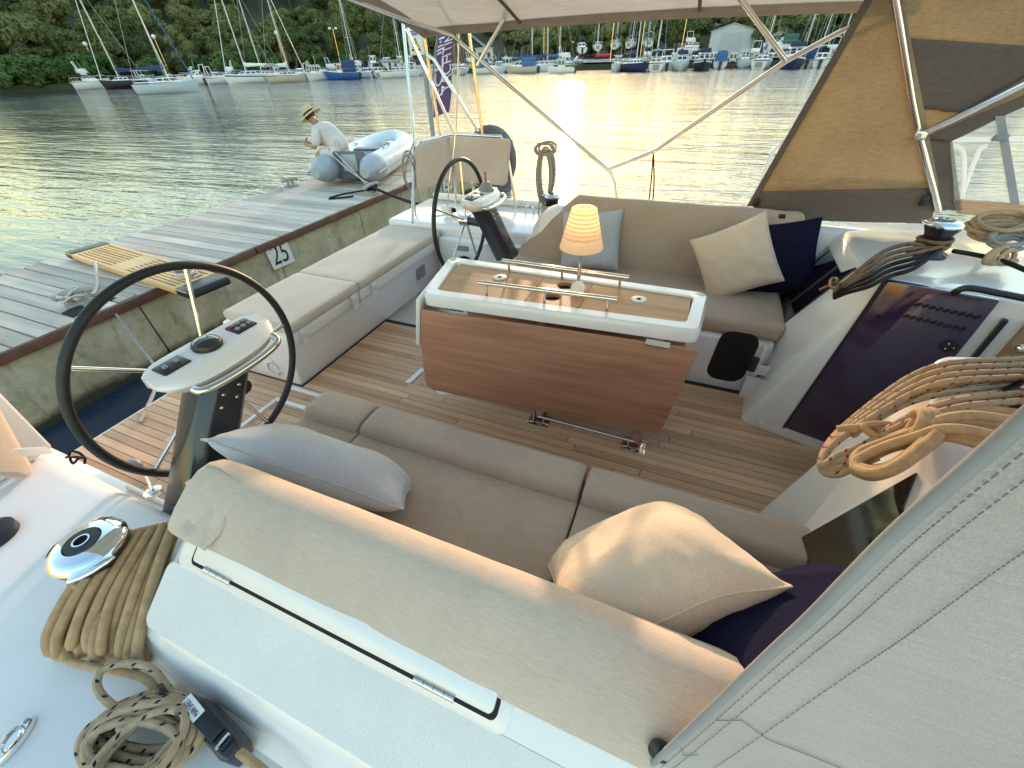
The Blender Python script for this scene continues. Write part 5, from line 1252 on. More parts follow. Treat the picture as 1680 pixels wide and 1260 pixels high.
# ------------------------------------------------------------------ helm stations
def helm(wc, cc, pt, pb, label, near=True):
    t = thing('helm_station', label, 'helm', (pb[0], pb[1], 0))
    L_ = lambda v: Vector(v)-t.location
    # wheel
    wl = G(); n = 96; Rw = .40
    wl.tube([L_((wc[0], wc[1]+Rw*math.cos(2*math.pi*k/n), wc[2]+Rw*math.sin(2*math.pi*k/n))) for k in range(n)], .015, 12, closed=True)
    wh = wl.build('wheel_rim', M['leather'], t, sharp=80)
    for k in range(5):
        a_ = R(90+72*k-(19 if near else 8)); g = G(); g.tube([L_((wc[0]+.03, wc[1], wc[2])), L_((wc[0], wc[1]+(Rw-.012)*math.cos(a_), wc[2]+(Rw-.012)*math.sin(a_)))], .0075, 10); g.build('spoke', M['steel'], wh)
    g = G(); g.tube([L_((wc[0]-.01, wc[1], wc[2])), L_((wc[0]+.06, wc[1], wc[2]))], .04, 16); g.build('hub', M['steel'], wh)
    g = G(); g.tube([L_((wc[0]+.05, wc[1], wc[2])), L_((pt[0]-.0, wc[1]*.6+.4*pt[1], wc[2]))], .03, 12); g.build('axle', M['ped'], t)
    # pedestal
    g = G(); pt, pb = Vector(pt), Vector(pb); hw, hd = .095, .062
    sec = [(-hd, -hw), (hd*.55, -hw), (hd, -hw*.6), (hd, hw*.6), (hd*.55, hw), (-hd, hw)]
    g.loft([[L_(c+Vector((sx*k, sy*k, 0))) for sx, sy in sec] for c, k in ((pb, 1.12), (pb.lerp(pt, .5), 1.02), (pt, 1.0))], smooth=False); pd = g.build('pedestal', M['ped'], t, bevel=.006)
    for sx in (-.03, .03):
        for dz in (.07, .11): g = G(); p = pt.lerp(pb, dz/.55)+Vector((hd*1.01, sx, 0)); g.lathe([(0, 0), (.006, 0), (.004, .004), (0, .004)], L_(p), 10, Matrix.Rotation(R(90), 3, 'Y')); g.build('bolt', M['steel'], pd)
    # console: a canoe-shaped pod across the pedestal head
    g = G(); cx, cy, cz = cc; hw = .205; rings = []
    for k in range(17):
        u = -1+k/8; e = (1-abs(u)**5)**.5 if abs(u) < 1 else .0; e = max(e, .35); y_ = cy+u*hw
        lift = .018*u*u
        sec = [(-.085*e, .030), (-.075*e, .040), (.055*e, .026), (.082*e, .012), (.092*e, -.012), (.07*e, -.045*e), (.0, -.062*e), (-.06*e, -.04*e), (-.09*e, .0)]
        rings.append([L_((cx+a_, y_, cz+b_+lift*(b_ < 0))) for a_, b_ in sec])
    g.loft(rings); cn = g.build('console', M['gel'], t, sharp=50)
    def top(y_, x=0, dz=0): return L_((cx+x, cy+y_, cz+.036-.108*(x+.075)+dz))
    tilt = Matrix.Rotation(math.atan(.108), 3, 'Y')
    g = G(); g.box(top(-.125, -.012, .004), (.062, .085, .012), tilt); pn = g.build('control_panel', M['black'], cn, bevel=.005)
    for k in (-.018, .018): g = G(); g.box(top(-.125+k, -.012, .012), (.016, .014, .008), tilt); g.build('button', M['grey'], pn, bevel=.002)
    if near:
        g = G(); g.lathe([(0, 0), (.044, 0), (.046, .012), (.040, .022), (.036, .023)], top(-.005, -.012, 0), 30, tilt, cap=False); cp_ = g.build('compass_ring', M['black'], cn)
        g = G(); g.lathe([(.039, .021), (.03, .028), (.015, .032), (0, .033)], top(-.005, -.012, 0), 30, tilt); g.build('compass_dome', M['screen'], cp_)
        g = G(); g.box(top(.125, -.012, .004), (.066, .08, .012), tilt); p2 = g.build('control_panel', M['black'], cn, bevel=.005)
        for r_ in range(2):
            for k in range(3): g = G(); g.box(top(.102+k*.023, -.027+r_*.028, .012), (.016, .014, .006), tilt); g.build('button', M['red'] if (r_ == 0 and k == 0) else M['grey'], p2, bevel=.002)
        for y_ in (-.05, .055): 
            for k in range(3): g = G(); g.box(top(y_, -.062+k*.007, .0012), (.0022, .032-.006*k, .0008), tilt); g.build('red_print', M['red'], cn)
    else:
        g = G(); g.lathe([(0, 0), (.058, 0), (.056, .01), (.042, .022), (.036, .04), (.026, .055), (0, .06)], top(.11, -.01, 0), 24); cv = g.build('compass_cover', M['grey'], cn)
        g = G(); g.tube([top(.11, -.01, .055), top(.112, -.012, .12)], .006, 8); g.build('red_marker', M['red'], cv)
        g = G(); g.box(top(-.06, -.012, .004), (.075, .13, .010), tilt); g.build('display', M['screen'], cn, bevel=.004)
    g = G(); hp = cat_([(cx+.088, cy-.15, cz-.012), (cx+.118, cy-.14, cz-.016), (cx+.13, cy-.06, cz-.02), (cx+.13, cy+.06, cz-.02), (cx+.118, cy+.14, cz-.012), (cx+.086, cy+.155, cz+.0)], 6)
    g.tube([L_(p) for p in hp], .0125, 12); g.build('grab_handle', M['steel'], t)
    return t
helm((-1.60, .70, .735), (-1.36, .655, .905), (-1.37, .66, .86), (-1.38, .30, .36), 'near helm with black wheel, white console and compass')
helm((-1.56, 2.76, .712), (-1.33, 2.64, .905), (-1.34, 2.68, .86), (-1.30, 3.02, .36), 'far helm with black wheel and grey covered compass', near=False)
# engine lever on the near ledge
q = ax(250, 806, -1.78); t = thing('throttle_lever', 'engine throttle lever with grey knob on the near ledge', 'lever', q)
g = G(); g.lathe([(0, 0), (.035, 0), (.032, .012), (.018, .02), (0, .022)], (0, 0, -.01), 20); g.build('base', M['chrome'], t)
k_ = ax(222, 762, -1.82)-q
g = G(); g.tube(cat_([(0, 0, 0), k_*.5+Vector((0, .01, 0)), k_], 5), .008, 8); g.build('stem', M['chrome'], t)
g = G(); g.ball(k_, .026, 14, (1.3, .8, 1)); g.build('knob', M['grey'], t)
q = az(283, 838, .50); g = G(); g.box(q+Vector((0, 0, -.02)), (.07, .05, .05), Matrix.Rotation(R(10), 3, 'Z')); tag(g.build('rubber_stop', M['black'], bevel=.008), 'small black rubber block at the foot of the near helm', 'block')
q = az(132, 758, .35); rope('cord', [q+Vector((.03*math.cos(k*.9), .02*math.sin(k*.9), .004*k+.01*math.sin(k*2.1))) for k in range(14)], .005, 'rope_black', 'tangle of black cord on the ledge by the near wheel', k=3)
# ------------------------------------------------------------------ winches
def winch(loc, label, s=1.0, rz=0.0):
    t = thing('winch', label, 'winch', loc, rz)
    g = G(); g.lathe([(0, 0), (.078*s, 0), (.078*s, .012*s), (.062*s, .02*s), (.050*s, .035*s), (.046*s, .07*s), (.052*s, .10*s), (.066*s, .125*s), (.068*s, .135*s), (0, .135*s)], (0, 0, 0), 36); g.build('drum', M['ped'], t)
    g = G(); g.lathe([(.02*s, .134*s), (.067*s, .134*s), (.070*s, .142*s), (.066*s, .152*s), (.05*s, .160*s), (.034*s, .162*s), (.033*s, .158*s)], (0, 0, 0), 40, cap=False); tp = g.build('top_plate', M['chrome'], t)
    g = G(); g.lathe([(.0335*s, .158*s), (.031*s, .163*s), (.016*s, .164*s), (.0155*s, .16*s)], (0, 0, 0), 32, cap=False); g.build('centre_ring', M['black'], tp)
    g = G(); pts = []
    for k in range(16): a = 2*math.pi*k/16; pts.append(((.0135 if k % 2 else .0098)*s, a))
    g.lathe([(.0158*s, .160*s), (.0155*s, .166*s), (.0125*s, .166*s), (.012*s, .15*s)], (0, 0, 0), 24, cap=False); so_ = g.build('socket_ring', M['chrome'], tp)
    g = G(); g.prism([Vector((r*math.cos(a), r*math.sin(a), .153*s)) for r, a in pts], (0, 0, .004*s)); g.build('socket', M['voidb'], so_)
    g = G(); g.loft([[Vector((math.cos(a)*r, math.sin(a)*r, z)) for r, z in ((.05*s, .15*s), (.085*s, .150*s), (.088*s, .143*s), (.05*s, .140*s))] for a in (R(150), R(165), R(180), R(195), R(205))]); g.build('feeder_arm', M['chrome'], tp, bevel=.003)
    return t
WN = az(135, 889, .742); WN.z = .555
winch(WN, 'chrome topped winch on the near side deck with rope hung round it', 1.17, R(160))
WF = az(1553, 362, 1.07); WF.z = .925
winch(WF, 'chrome topped winch on the far side of the coachroof', .92, R(10))
WS = az(1690, 660, .93); winch(Vector((WS.x+.05, WS.y, .925)), 'winch at the right edge, near side of the coachroof', 1.35)
WQ = az(905, 350, .56); winch(Vector((WQ.x, WQ.y, .552)), 'small winch on the port side deck behind the far backrest', 1.1)
g = G(); q = az(-14, 880, .56); g.lathe([(0, 0), (.06, 0), (.06, .02), (.04, .03), (0, .03)], (q.x, q.y, .553), 28); tag(g.build('deck_socket', M['black']), 'round black deck socket cut by the left edge', 'deck socket')

# ------------------------------------------------------------------ rope coils
def hank(center, A, B, Cv, n, r, mat, label, jitter=.012, name='rope_coil', seed=0, steps=22, n_=8, sq=0.0, zmin=None, tails=None, group=None):
    """one continuous rope laid in n long loops; A, B half axes of a loop, Cv the stacking direction"""
    rnd = random.Random(seed); center, A, B, Cv = map(Vector, (center, A, B, Cv)); pts = []
    la = lb = 0; off = Vector(); tgt = (1, 1, Vector())
    for k in range(n*steps):
        i = k//steps; f = (k % steps)/steps
        if k % steps == 0:
            cur = tgt; tgt = (1+rnd.uniform(-.14, .12), 1+rnd.uniform(-.35, .35), Vector((rnd.uniform(-1, 1), rnd.uniform(-1, 1), rnd.uniform(-.6, .6)))*jitter)
        sa = cur[0]+(tgt[0]-cur[0])*f; sb = cur[1]+(tgt[1]-cur[1])*f; of = cur[2].lerp(tgt[2], f)
        a = 2*math.pi*f
        p = center+A*math.cos(a)*sa+B*math.sin(a)*sb+Cv*(k/(n*steps)-.5)+of+Vector((noise.noise((k*.11, seed, 0)), noise.noise((k*.11, seed, 5)), noise.noise((k*.11, seed, 9))))*jitter*.6
        if zmin is not None and p.z < zmin+r: p.z = zmin+r+rnd.uniform(0, .002)
        pts.append(p)
    if tails: pts = pts+[Vector(q) for q in tails]
    g = G(); g.tube(cat_(pts, 2), r, n_); return tag(g.build(name, M[mat], sharp=80), label, 'rope', group)
# near winch: long hank falling over the side of the deck
pts = []; nS = 12; rs_ = random.Random(5)
for i in range(nS):
    f = i/(nS-1); ja, jb, jc = rs_.uniform(-7, 7), rs_.uniform(-9, 9), rs_.uniform(-12, 14)
    L2_ = lambda a_, b_: (a_[0]+(b_[0]-a_[0])*f, a_[1]+(b_[1]-a_[1])*f)
    tp_, md, bt = L2_((186, 884), (284, 862)), L2_((104, 985), (236, 985)), L2_((78, 1062), (222, 1085))
    lay = .012*(i % 2)
    pts += [az(tp_[0], tp_[1], .672+lay), az((tp_[0]+md[0])/2+ja*.5, (tp_[1]+md[1])/2-6, .668+lay), az(md[0]+ja, md[1], .640+lay), az(bt[0]+ja*.6, bt[1]-25+jb, .600+lay), az(bt[0]+6, bt[1]+jc, .575+lay*.5),
            az(bt[0]+18, bt[1]-14+jb, .572), az(md[0]+10, md[1]+6, .612), az(tp_[0]+2, tp_[1]+14, .638)]
g = G(); g.tube(cat_(pts, 5), .0118, 9); tag(g.build('rope_coil', M['rope'], sharp=80), 'thick tan rope hung in long loops on the near winch', 'rope')
g_top = [Vector((WN.x+.070*math.cos(a_), WN.y+.070*math.sin(a_), .60+.005*a_)) for a_ in [k*.4 for k in range(40)]]
rope('rope_turns', g_top, .0105, 'rope', 'tan rope wound round the drum of the near winch', k=2)
# black-flecked rope pile at the bottom edge with a loose loop through the block
pb_ = az(255, 1215, .56)
hank((pb_.x, pb_.y, .60), (.11, .02, 0), (.015, .055, .008), (.02, -.05, .05), 13, .0085, 'rope_blk', 'tan rope with black flecks piled at the bottom edge', jitter=.014, seed=11, zmin=.556)
hank((pb_.x+.035, pb_.y-.01, .628), (.03, .075, 0), (.05, -.012, .01), (.03, .0, .02), 3, .0078, 'rope_blk', 'black flecked rope loops lying across the pile at the bottom edge', jitter=.012, seed=14, zmin=.575)
lp = [(235, 1165), (190, 1160), (160, 1130), (168, 1100), (205, 1088), (245, 1095), (272, 1125), (300, 1165), (330, 1190)]
rope('rope_loop', [az(a_, b_, .60+.02*math.sin(i*.5)) for i, (a_, b_) in enumerate(lp)], .0078, 'rope_blk', 'loose black flecked loop leading to the main sheet clutch')
rope('rope_lead', [az(115, 1085, .585), az(170, 1098, .59), az(235, 1112, .585), az(290, 1160, .58), az(340, 1195, .60), az(420, 1255, .60), az(470, 1300, .58)], .0085, 'rope', 'tan rope lead running from the hank to the clutch')
# clutch with its label, and the black block
def quad_at(c, u, v, n): return Matrix((u, v, n)).transposed()
ca = az(352, 1195, .60); cd = (az(405, 1262, .60)-az(318, 1160, .60)).normalized(); cl_ = Vector((-cd.y, cd.x, 0)); up_ = Vector((0, 0, 1))
Rt = Matrix((cd, cl_, up_)).transposed()
cu = thing('rope_clutch', 'black main sheet rope clutch with white label on the side deck', 'clutch', Vector((ca.x, ca.y, .556)), math.atan2(cd.y, cd.x))
g = G(); g.loft([[Vector((x, y_*k, z_)) for y_, z_ in ((-.022, 0), (.022, 0), (.022, .05), (.016, .06), (-.016, .06), (-.022, .05))] for x, k in ((-.075, .75), (-.055, 1), (.06, 1), (.08, .7))]); g.build('body', M['ped'], cu, bevel=.003)
g = G(); g.loft([[Vector((x, y_, z_+dz)) for y_, z_ in ((-.013, .05), (.013, .05), (.013, .068), (-.013, .068))] for x, dz in ((-.085, .004), (-.02, .012), (.03, .002))]); hd = g.build('handle', M['black'], cu, bevel=.003)
g = G(); g.prism([Vector((-.082, -.0115, .0740)), Vector((-.022, -.0115, .0817)), Vector((-.022, .0115, .0817)), Vector((-.082, .0115, .0740))], (0, 0, .0022)); lbp = g.build('label_plate', M['white'], hd)
me = text_mesh('MAIN SHEET', .0112, 'label_text', .0002); o = link('label_text', me, M['paint_black'], lbp)
o.matrix_local = Matrix.Translation((-.052, 0, .0805)) @ Matrix.Rotation(-math.atan2(.0067, .052), 4, 'Y') @ Matrix.Rotation(math.pi, 4, 'Z') @ Matrix.Diagonal((.82, 1.25, 1, 1))
for x in (.034, .052): g = G(); g.bb((x, -.011, .058), (x+.008, .011, .064)); g.build('cam', M['black'], cu)
g = G(); g.tube([(.045, -.014, .063), (.045, .014, .063)], .004, 8); g.build('pin', M['steel'], cu)
bl = az(262, 1147, .60); t = thing('rope_block', 'small black rope block beside the main sheet clutch', 'block', bl, math.atan2(cd.y, cd.x))
g = G()
for k in (-1, 1): g.lathe([(0, -.006), (.022, -.006), (.026, 0), (.022, .006), (0, .006)], (0, k*.012, 0), 20, Matrix.Rotation(R(90), 3, 'X'))
g.build('cheek', M['black'], t); g = G(); g.lathe([(0, -.02), (.006, -.02), (.006, .02), (0, .02)], (0, 0, 0), 12, Matrix.Rotation(R(90), 3, 'X')); g.build('axle_pin', M['steel'], t)
# chrome pad eye, bottom left
q = az(26, 1217, .553); dq = (az(48, 1187, .553)-az(0, 1250, .553)).normalized(); t = thing('pad_eye', 'oval chrome deck fitting at the bottom left corner', 'deck fitting', q, math.atan2(dq.y, dq.x))
g = G(); g.loft([[Vector((a_*k, b_*k, z_)) for a_, b_ in [(.042*math.cos(i*.3927), .017*math.sin(i*.3927)) for i in range(16)]] for k, z_ in ((1, 0), (1, .006), (.85, .012))]); pe_ = g.build('base', M['chrome'], t)
g = G(); g.tube(cat_([(-.022, 0, .008), (-.016, 0, .022), (.0, 0, .027), (.016, 0, .022), (.022, 0, .008)], 5), .005, 8); g.build('eye', M['chrome'], t)
for x in (-.032, .032): g = G(); g.lathe([(0, 0), (.006, 0), (.004, .002), (0, .002)], (x, 0, .0115), 8); g.build('screw', M['grey'], pe_)

# ropes on the near companionway moulding
def onblock(px, py, z): return az(px, py, z)
# red fleck hank: strands from the right edge round a bight at the left
def strands(name, lines, r, mat, label, k=6, group=None):
    g = G()
    for ln in lines: g.tube(cat_(ln, k), r, 8)
    return tag(g.build(name, M[mat], sharp=80), label, 'rope', group)
L1 = []
for i, dpy in enumerate((0, 10, 20, 30)):
    L1.append([(1760, 585+dpy), (1660, 590+dpy), (1560, 596+dpy), (1500, 615+dpy), (1440, 655+dpy*.8), (1385, 700+dpy*.5), (1358, 730+dpy*.3), (1347, 758), (1352, 775-dpy*.4), (1375, 778-dpy), (1405, 765-dpy), (1440, 750-dpy)])
def z_on(px):
    return .935 if px > 1560 else .935-(1560-px)/220*.20
lines = [[az(px, py, z_on(px)+.008*i) for px, py in ln] for i, ln in enumerate(L1)]
strands('rope_coil', lines, .0095, 'rope_red', 'tan rope with red flecks looped over the near companionway moulding')
L2 = [[(1760, 612), (1640, 612+d), (1560, 622+d), (1490, 640+d), (1430, 672+d), (1400, 700+d*.6), (1405, 712)] for d in (0, 10, 21)]
strands('rope_coil', [[az(px, py, z_on(px)+.006) for px, py in ln] for ln in L2], .0088, 'rope_blk', 'tan rope with black flecks lying beside the red flecked loop')
L3 = [[(1760, 640+d), (1650, 648+d), (1580, 655+d), (1530, 668+d), (1480, 690+d*.6), (1440, 715+d*.3)] for d in (0, 12)]
strands('rope_coil', [[az(px, py, z_on(px)+.02) for px, py in ln] for ln in L3], .0092, 'rope_red', 'pair of red flecked strands passing over the knotted tan hank')
# big plain hank with knot
L4 = []
for i, (w_, o_) in enumerate(((0, 0), (7, 4), (14, 7), (21, 10), (28, 14), (36, 17), (44, 21))):
    L4.append([(1760, 690+o_*4), (1680, 680+o_*3.6), (1600, 672+o_*2.6), (1545, 682+o_*1.6), (1500, 704+o_), (1455, 722+w_*.35), (1412, 738+w_*.5), (1404, 758+w_*.35), (1432, 770+w_*.25), (1470, 760+w_*.2), (1510, 728+w_*.3), (1540, 700+w_*.4)])
strands('rope_coil', [[az(px, py, z_on(px)+.012+.006*((i*5) % 7)) for px, py in ln] for i, ln in enumerate(L4)], .0125, 'rope', 'thick tan rope hank with a knot on the near companionway moulding')
kn = az(1512, 700, z_on(1512)+.03)
hank(kn, (.012, .040, .0), (.004, .006, .034), (.045, .01, 0), 4, .0105, 'rope', 'tan turns tied round the middle of the thick hank', jitter=.006, seed=21, steps=16, name='rope_knot')
kb = az(1425, 712, z_on(1425)+.025); rope('rope_knot', [kb+Vector((-.07, -.0, -.005)), kb+Vector((-.03, .005, .01)), kb+Vector((0, .02, .012)), kb+Vector((.03, .0, .01)), kb+Vector((.01, -.02, .012)), kb+Vector((-.02, .0, .022)), kb+Vector((.03, .03, .02)), kb+Vector((.09, .05, .01))], .0095, 'rope', 'small overhand knot at the left end of the thick tan hank')
# far winch: brown and black bundle hanging over the moulding edge, and turns round the drum
Lb = [[(1545+6*i, 412+4*i), (1500, 400+8*i), (1460, 408+9*i), (1425, 430+8*i), (1390, 460+4*i), (1368, 474+3*i)] for i in range(6)]
for i, (ln, mt) in enumerate(zip((Lb[:3], Lb[3:]), ('rope_brown', 'rope_black'))):
    strands('rope_coil', [[WF+Vector((-.02+.018*j, -.050, .036+.010*j-.012*i))]+[az(px, py, [1.0, .985, .965, .95, .90, .86][k]-.006*j-.012*i) for k, (px, py) in enumerate(l_) if k] for j, l_ in enumerate(ln)], .0085, mt, ['brown flecked rope bundle draped from the far winch over the moulding edge', 'black rope bundle draped from the far winch over the moulding edge'][i])
rope('rope_tie', [az(1368+6*math.cos(k*1.1), 465+9*math.sin(k*1.1), .875+.002*k) for k in range(12)]+[az(1345, 476, .85)], .006, 'rope_brown', 'thin tan tie round the end of the far rope bundle', k=3)
rope('rope_turns', [WF+Vector((.054*math.cos(k*.45), .054*math.sin(k*.45), .03+.0016*k)) for k in range(30)], .0085, 'rope_brown', 'brown rope wound round the drum of the far winch', k=2)
rope('rope_lead', [WF+Vector((.07, -.03, .035)), az(1600, 418, .95), az(1650, 430, .95), az(1720, 460, .95)], .0095, 'rope_black', 'black rope lead running forward from the far winch')
hank(az(1640, 372, .99), (.11, .03, .0), (.02, .09, .015), (.0, .02, .06), 8, .0095, 'rope', 'tan rope pile at the right edge on the far coachroof', jitter=.022, seed=31, zmin=.93)
hank(az(1655, 395, .97), (.07, .02, .0), (.015, .06, .01), (.02, .02, .03), 4, .008, 'rope_grey', 'grey rope coil at the right edge on the far coachroof', jitter=.018, seed=33, zmin=.93)
hank(az(1640, 425, .95), (.035, .02, 0), (.01, .03, .03), (.05, .01, 0), 4, .009, 'rope', 'tan knotted turns in front of the rope pile at the right edge', jitter=.01, seed=35, zmin=.93)
# small winch rope on the port side deck
hank((WQ.x+.02, WQ.y-.05, .60), (.09, .0, .0), (.0, .07, .0), (0, 0, .07), 6, .011, 'rope', 'tan rope coiled on the small port winch', jitter=.008, seed=41, zmin=.556)

# ------------------------------------------------------------------ stainless tubes of the canopy frame and stern rail
def tubes(name, lines, label, cat, r=.0125, mat='steel', smooth_k=0, group=None, part='tube'):
    p0 = Vector(lines[0][0]); t = thing(name, label, cat, p0, 0, group)
    for ln in lines:
        pts = [Vector(p)-p0 for p in ln]; pts = cat_(pts, smooth_k) if smooth_k and len(pts) > 2 else pts
        g = G(); g.tube(pts, r, 10); g.build(part, M[mat], t)
    return t
BY = 3.30
legA = [ay(1013, 335, BY), ay(1010, 300, BY), ay(1002, 283, BY), ay(985, 268, BY), ay(760, 75, BY), ay(742, 58, BY), Vector((-2.02, 3.12, 1.86)), Vector((-2.06, 2.4, 1.965)), Vector((-2.06, 1.0, 1.965)), Vector((-2.0, .1, 1.84))]
legB = [ay(1000, 277, BY-.02), ay(1075, 247, BY-.04), ay(1290, 100, 3.2), ay(1430, 25, 3.2), Vector((.66, 2.9, 1.85)), Vector((.66, 1.0, 1.9))]
FRAME = ( [legA, legB, [ay(1290, 100, 3.2), ay(1212, -6, 3.2)], [ay(783, 108, BY), ay(838, 10, BY), Vector((-1.34, 3.1, 1.98)), Vector((-1.34, 1.0, 2.02))]])
# arch and stern rail on the port quarter
PY = 3.86
tubes('stern_rail', [[az(677, 366, .50), ax(679, 225, -2.46), ax(660, 25, -2.50), ax(657, -12, -2.52)], [ay(745, 218, PY), ay(667, 48, PY-.02)], [ay(722, 222, PY), ay(692, 36, PY), ay(688, 0, PY)], [ay(785, 216, PY), ay(712, 98, PY-.02), ay(700, 90, PY-.02)], [ay(792, 224, PY), ay(769, 50, PY), ay(765, 0, PY)],
                     [ay(849, 352, PY), ay(830, 240, PY), ay(822, 224, PY), ay(740, 220, PY), ax(690, 232, -2.48), ax(678, 250, -2.46)], [ay(748, 335, PY), ay(742, 225, PY)], [ay(782, 345, PY), ay(775, 300, PY)]], 'stainless stern rail and arch poles on the port quarter', 'rail', .014)
# padded backrest on the stern rail: two panels with rounded corners
br = thing('rail_cushion', 'beige two panel backrest pad strapped to the stern rail', 'cushion', ay(742, 300, PY-.05))
def padded(c4, th, name):
    nrm = (c4[1]-c4[0]).cross(c4[3]-c4[0]).normalized()
    if nrm.dot(EYE-c4[0]) < 0: nrm = -nrm
    g = G(); nn = 9
    w_ = (c4[1]-c4[0]).length; h_ = (c4[3]-c4[0]).length
    o2 = rrect(w_, h_, .045, 5); ex = (c4[1]-c4[0])/w_; ey = (c4[3]-c4[0])/h_; cen = (c4[0]+c4[2])/2
    def rg(k, o): return [cen+ex*u*k[0]+ey*v*k[1]+nrm*o-br.location for u, v in o2]
    g.loft([rg((.97, .96), -th), rg((1, 1), -th*.6), rg((1, 1), -th*.1), rg((.985, .975), th*.25), rg((.93, .90), th*.42), rg((.5, .5), th*.5)]); return g.build(name, M['taupe_l'], br, sharp=60)
padded([ay(742, 297, PY-.04), ay(836, 306, PY-.04), ay(832, 228, PY-.04), ay(742, 223, PY-.04)], .035, 'side_panel')
padded([ax(684, 312, -2.40), ay(741, 291, PY-.05), ay(741, 223, PY-.05), ax(680, 237, -2.44)], .035, 'stern_panel')
# grey covered ring behind it
q = ay(806, 262, PY+.12); t = thing('lifebuoy', 'grey covered lifebuoy hung outside the stern rail', 'lifebuoy', q)
g = G(); g.loft([[Vector((math.cos(a_)*.25*k, o, math.sin(a_)*.29*k)) for a_ in [i*.2618 for i in range(24)]] for k, o in ((.8, -.07), (.97, -.05), (1, 0), (.97, .05), (.8, .07))]); g.build('cover', M['dgrey'], t)
# grey rope and lines hung on the rail
rope('hanging_line', [ax(678, 235, -2.42), ax(668, 265, -2.42), ax(665, 295, -2.42), ax(674, 315, -2.42), ax(677, 360, -2.42)], .006, 'rope_grey', 'thin grey line hanging in a loop on the stern rail pole')
rope('hanging_line', [ax(680, 240, -2.40), ax(682, 280, -2.40), ax(680, 330, -2.40), ax(684, 365, -2.40)], .007, 'rope_grey', 'straight grey line beside the stern rail pole')
hank(ax(671, 280, -2.41), (.0, .01, .14), (.02, .05, 0), (.0, .03, .02), 4, .004, 'rope_grey', 'tangle of thin cords on the stern rail pole', jitter=.02, seed=51)
rope('backstay', [ay(756, -60, 3.55), ay(748, 210, 3.55), ay(738, 290, 3.45), ay(734, 345, 3.42)], .0065, 'steel', 'thin wire running down past the backrest to the port quarter', cat='wire')
q = ay(733, 346, 3.42); g = G(); g.box(q, (.07, .06, .09)); tag(g.build('wire_box', M['white'], bevel=.008), 'small white deck box at the foot of the wire behind the far wheel', 'box')
# hank of grey rope on the lifeline
hk = ay(895, 240, 3.62)
hank(hk+Vector((0, 0, -.22)), (.0, .0, .20), (.055, .015, 0), (.03, .02, .03), 9, .0085, 'rope_grey', 'grey rope hank hanging on the lifeline', jitter=.012, seed=61)
hank(hk+Vector((0, 0, -.02)), (.07, .02, .0), (.0, .02, .045), (.05, .01, 0), 4, .0085, 'rope_grey', 'grey turns round the head of the hanging rope hank', jitter=.008, seed=63, name='rope_knot')
rope('hanging_line', [hk+Vector((-.04, 0, -.3)), hk+Vector((-.05, 0, -.55)), hk+Vector((.02, -.1, -.85))], .0055, 'rope_grey', 'loose grey tail below the hanging rope hank')
# lifelines, stanchions, bow rail on the port side
LY = 3.86
tubes('lifeline', [[ay(842, 232, LY), ay(1065, 247, LY), ay(1260, 235, LY), ay(1305, 233, LY)]], 'upper steel lifeline along the port side', 'lifeline', .004, part='wire')
tubes('lifeline', [[ay(845, 292, LY), ay(1060, 312, LY), ay(1230, 314, LY)]], 'lower steel lifeline along the port side', 'lifeline', .004, part='wire')
tubes('guard_rail', [[az(1232, 352, .56), ay(1262, 262, LY), ay(1278, 240, LY), ay(1300, 233, LY), ay(1340, 232, LY), ay(1700, 228, LY)]], 'white coated guard rail on the port side by the canvas panel', 'rail', .014, 'white', 3)
tubes('guard_rail', [[ay(1578, 340, LY), ay(1582, 262, LY), ay(1570, 240, LY), ay(1540, 236, LY)], [ay(1575, 330, LY), ay(1605, 250, LY), ay(1618, 240, LY)]], 'bent guard rail seen through the clear window', 'rail', .012, 'white', 3)
rope('bungee', [ay(1072, 250, 3.6), ay(1068, 300, 3.6), ay(1063, 340, 3.6)], .005, 'rope_black', 'dark cord hanging from the canopy tube, left strand')
rope('bungee', [ay(1072, 250, 3.6), ay(1073, 300, 3.6), ay(1070, 340, 3.6)], .005, 'rope_black', 'dark cord hanging from the canopy tube, right strand')
g = G(); q = az(869, 352, .502); g.tube(cat_([q+Vector((-.04, 0, 0)), q+Vector((-.035, 0, .06)), q+Vector((0, 0, .085)), q+Vector((.035, 0, .06)), q+Vector((.04, 0, 0))], 5), .007, 8); tag(g.build('deck_eye', M['steel']), 'small steel eye on the port quarter deck', 'deck eye')
g = G(); q = az(720, 352, .502); g.lathe([(0, 0), (.045, 0), (.04, .008), (0, .01)], q, 20); tag(g.build('filler_cap', M['chrome']), 'round steel filler cap on the port quarter deck', 'filler cap')

# ------------------------------------------------------------------ canopy over the cockpit
can = thing('canopy', 'taupe canvas canopy stretched over the cockpit', 'canopy', (-.7, 1.7, 1.8))
def cz_(x, y_):
    e = abs(y_-YC)/1.64; return 1.80+.21*(1-min(1, e)**2.6)+.02*(1-((x+.68)/1.33)**2)*e
def cpt(u, v): x = -2.03+u*2.70+(.0); y_ = .04+v*3.29; x += (.05 if u == 0 else 0)*0; return Vector((x, y_, cz_(x, y_)+.028+.006*noise.noise((x*3, y_*3, 0))))-can.location
g = G(); g.grid(cpt, 40, 44); cc = g.build('cloth', M['canvas'], can, recalc=False)
def hem(f, n, name, drop, lab=None):
    g = G(); rows = [(f(i/n), f(i/n)+Vector(drop)) for i in range(n+1)]
    g.loft([[a, b, b+Vector((.002, .003, 0)), a+Vector((.002, .003, 0))] for a, b in rows]); return g.build(name, M['canvas_h'], can, sharp=60)
hem(lambda t_: cpt(t_, 1)+Vector((0, .002, .004)), 30, 'hem', (0, .004, -.05)); hem(lambda t_: cpt(0, t_)+Vector((-.004, 0, .004)), 30, 'hem', (0, 0, -.06)); hem(lambda t_: cpt(1, t_)+Vector((.004, 0, .004)), 30, 'hem', (0, 0, -.05))
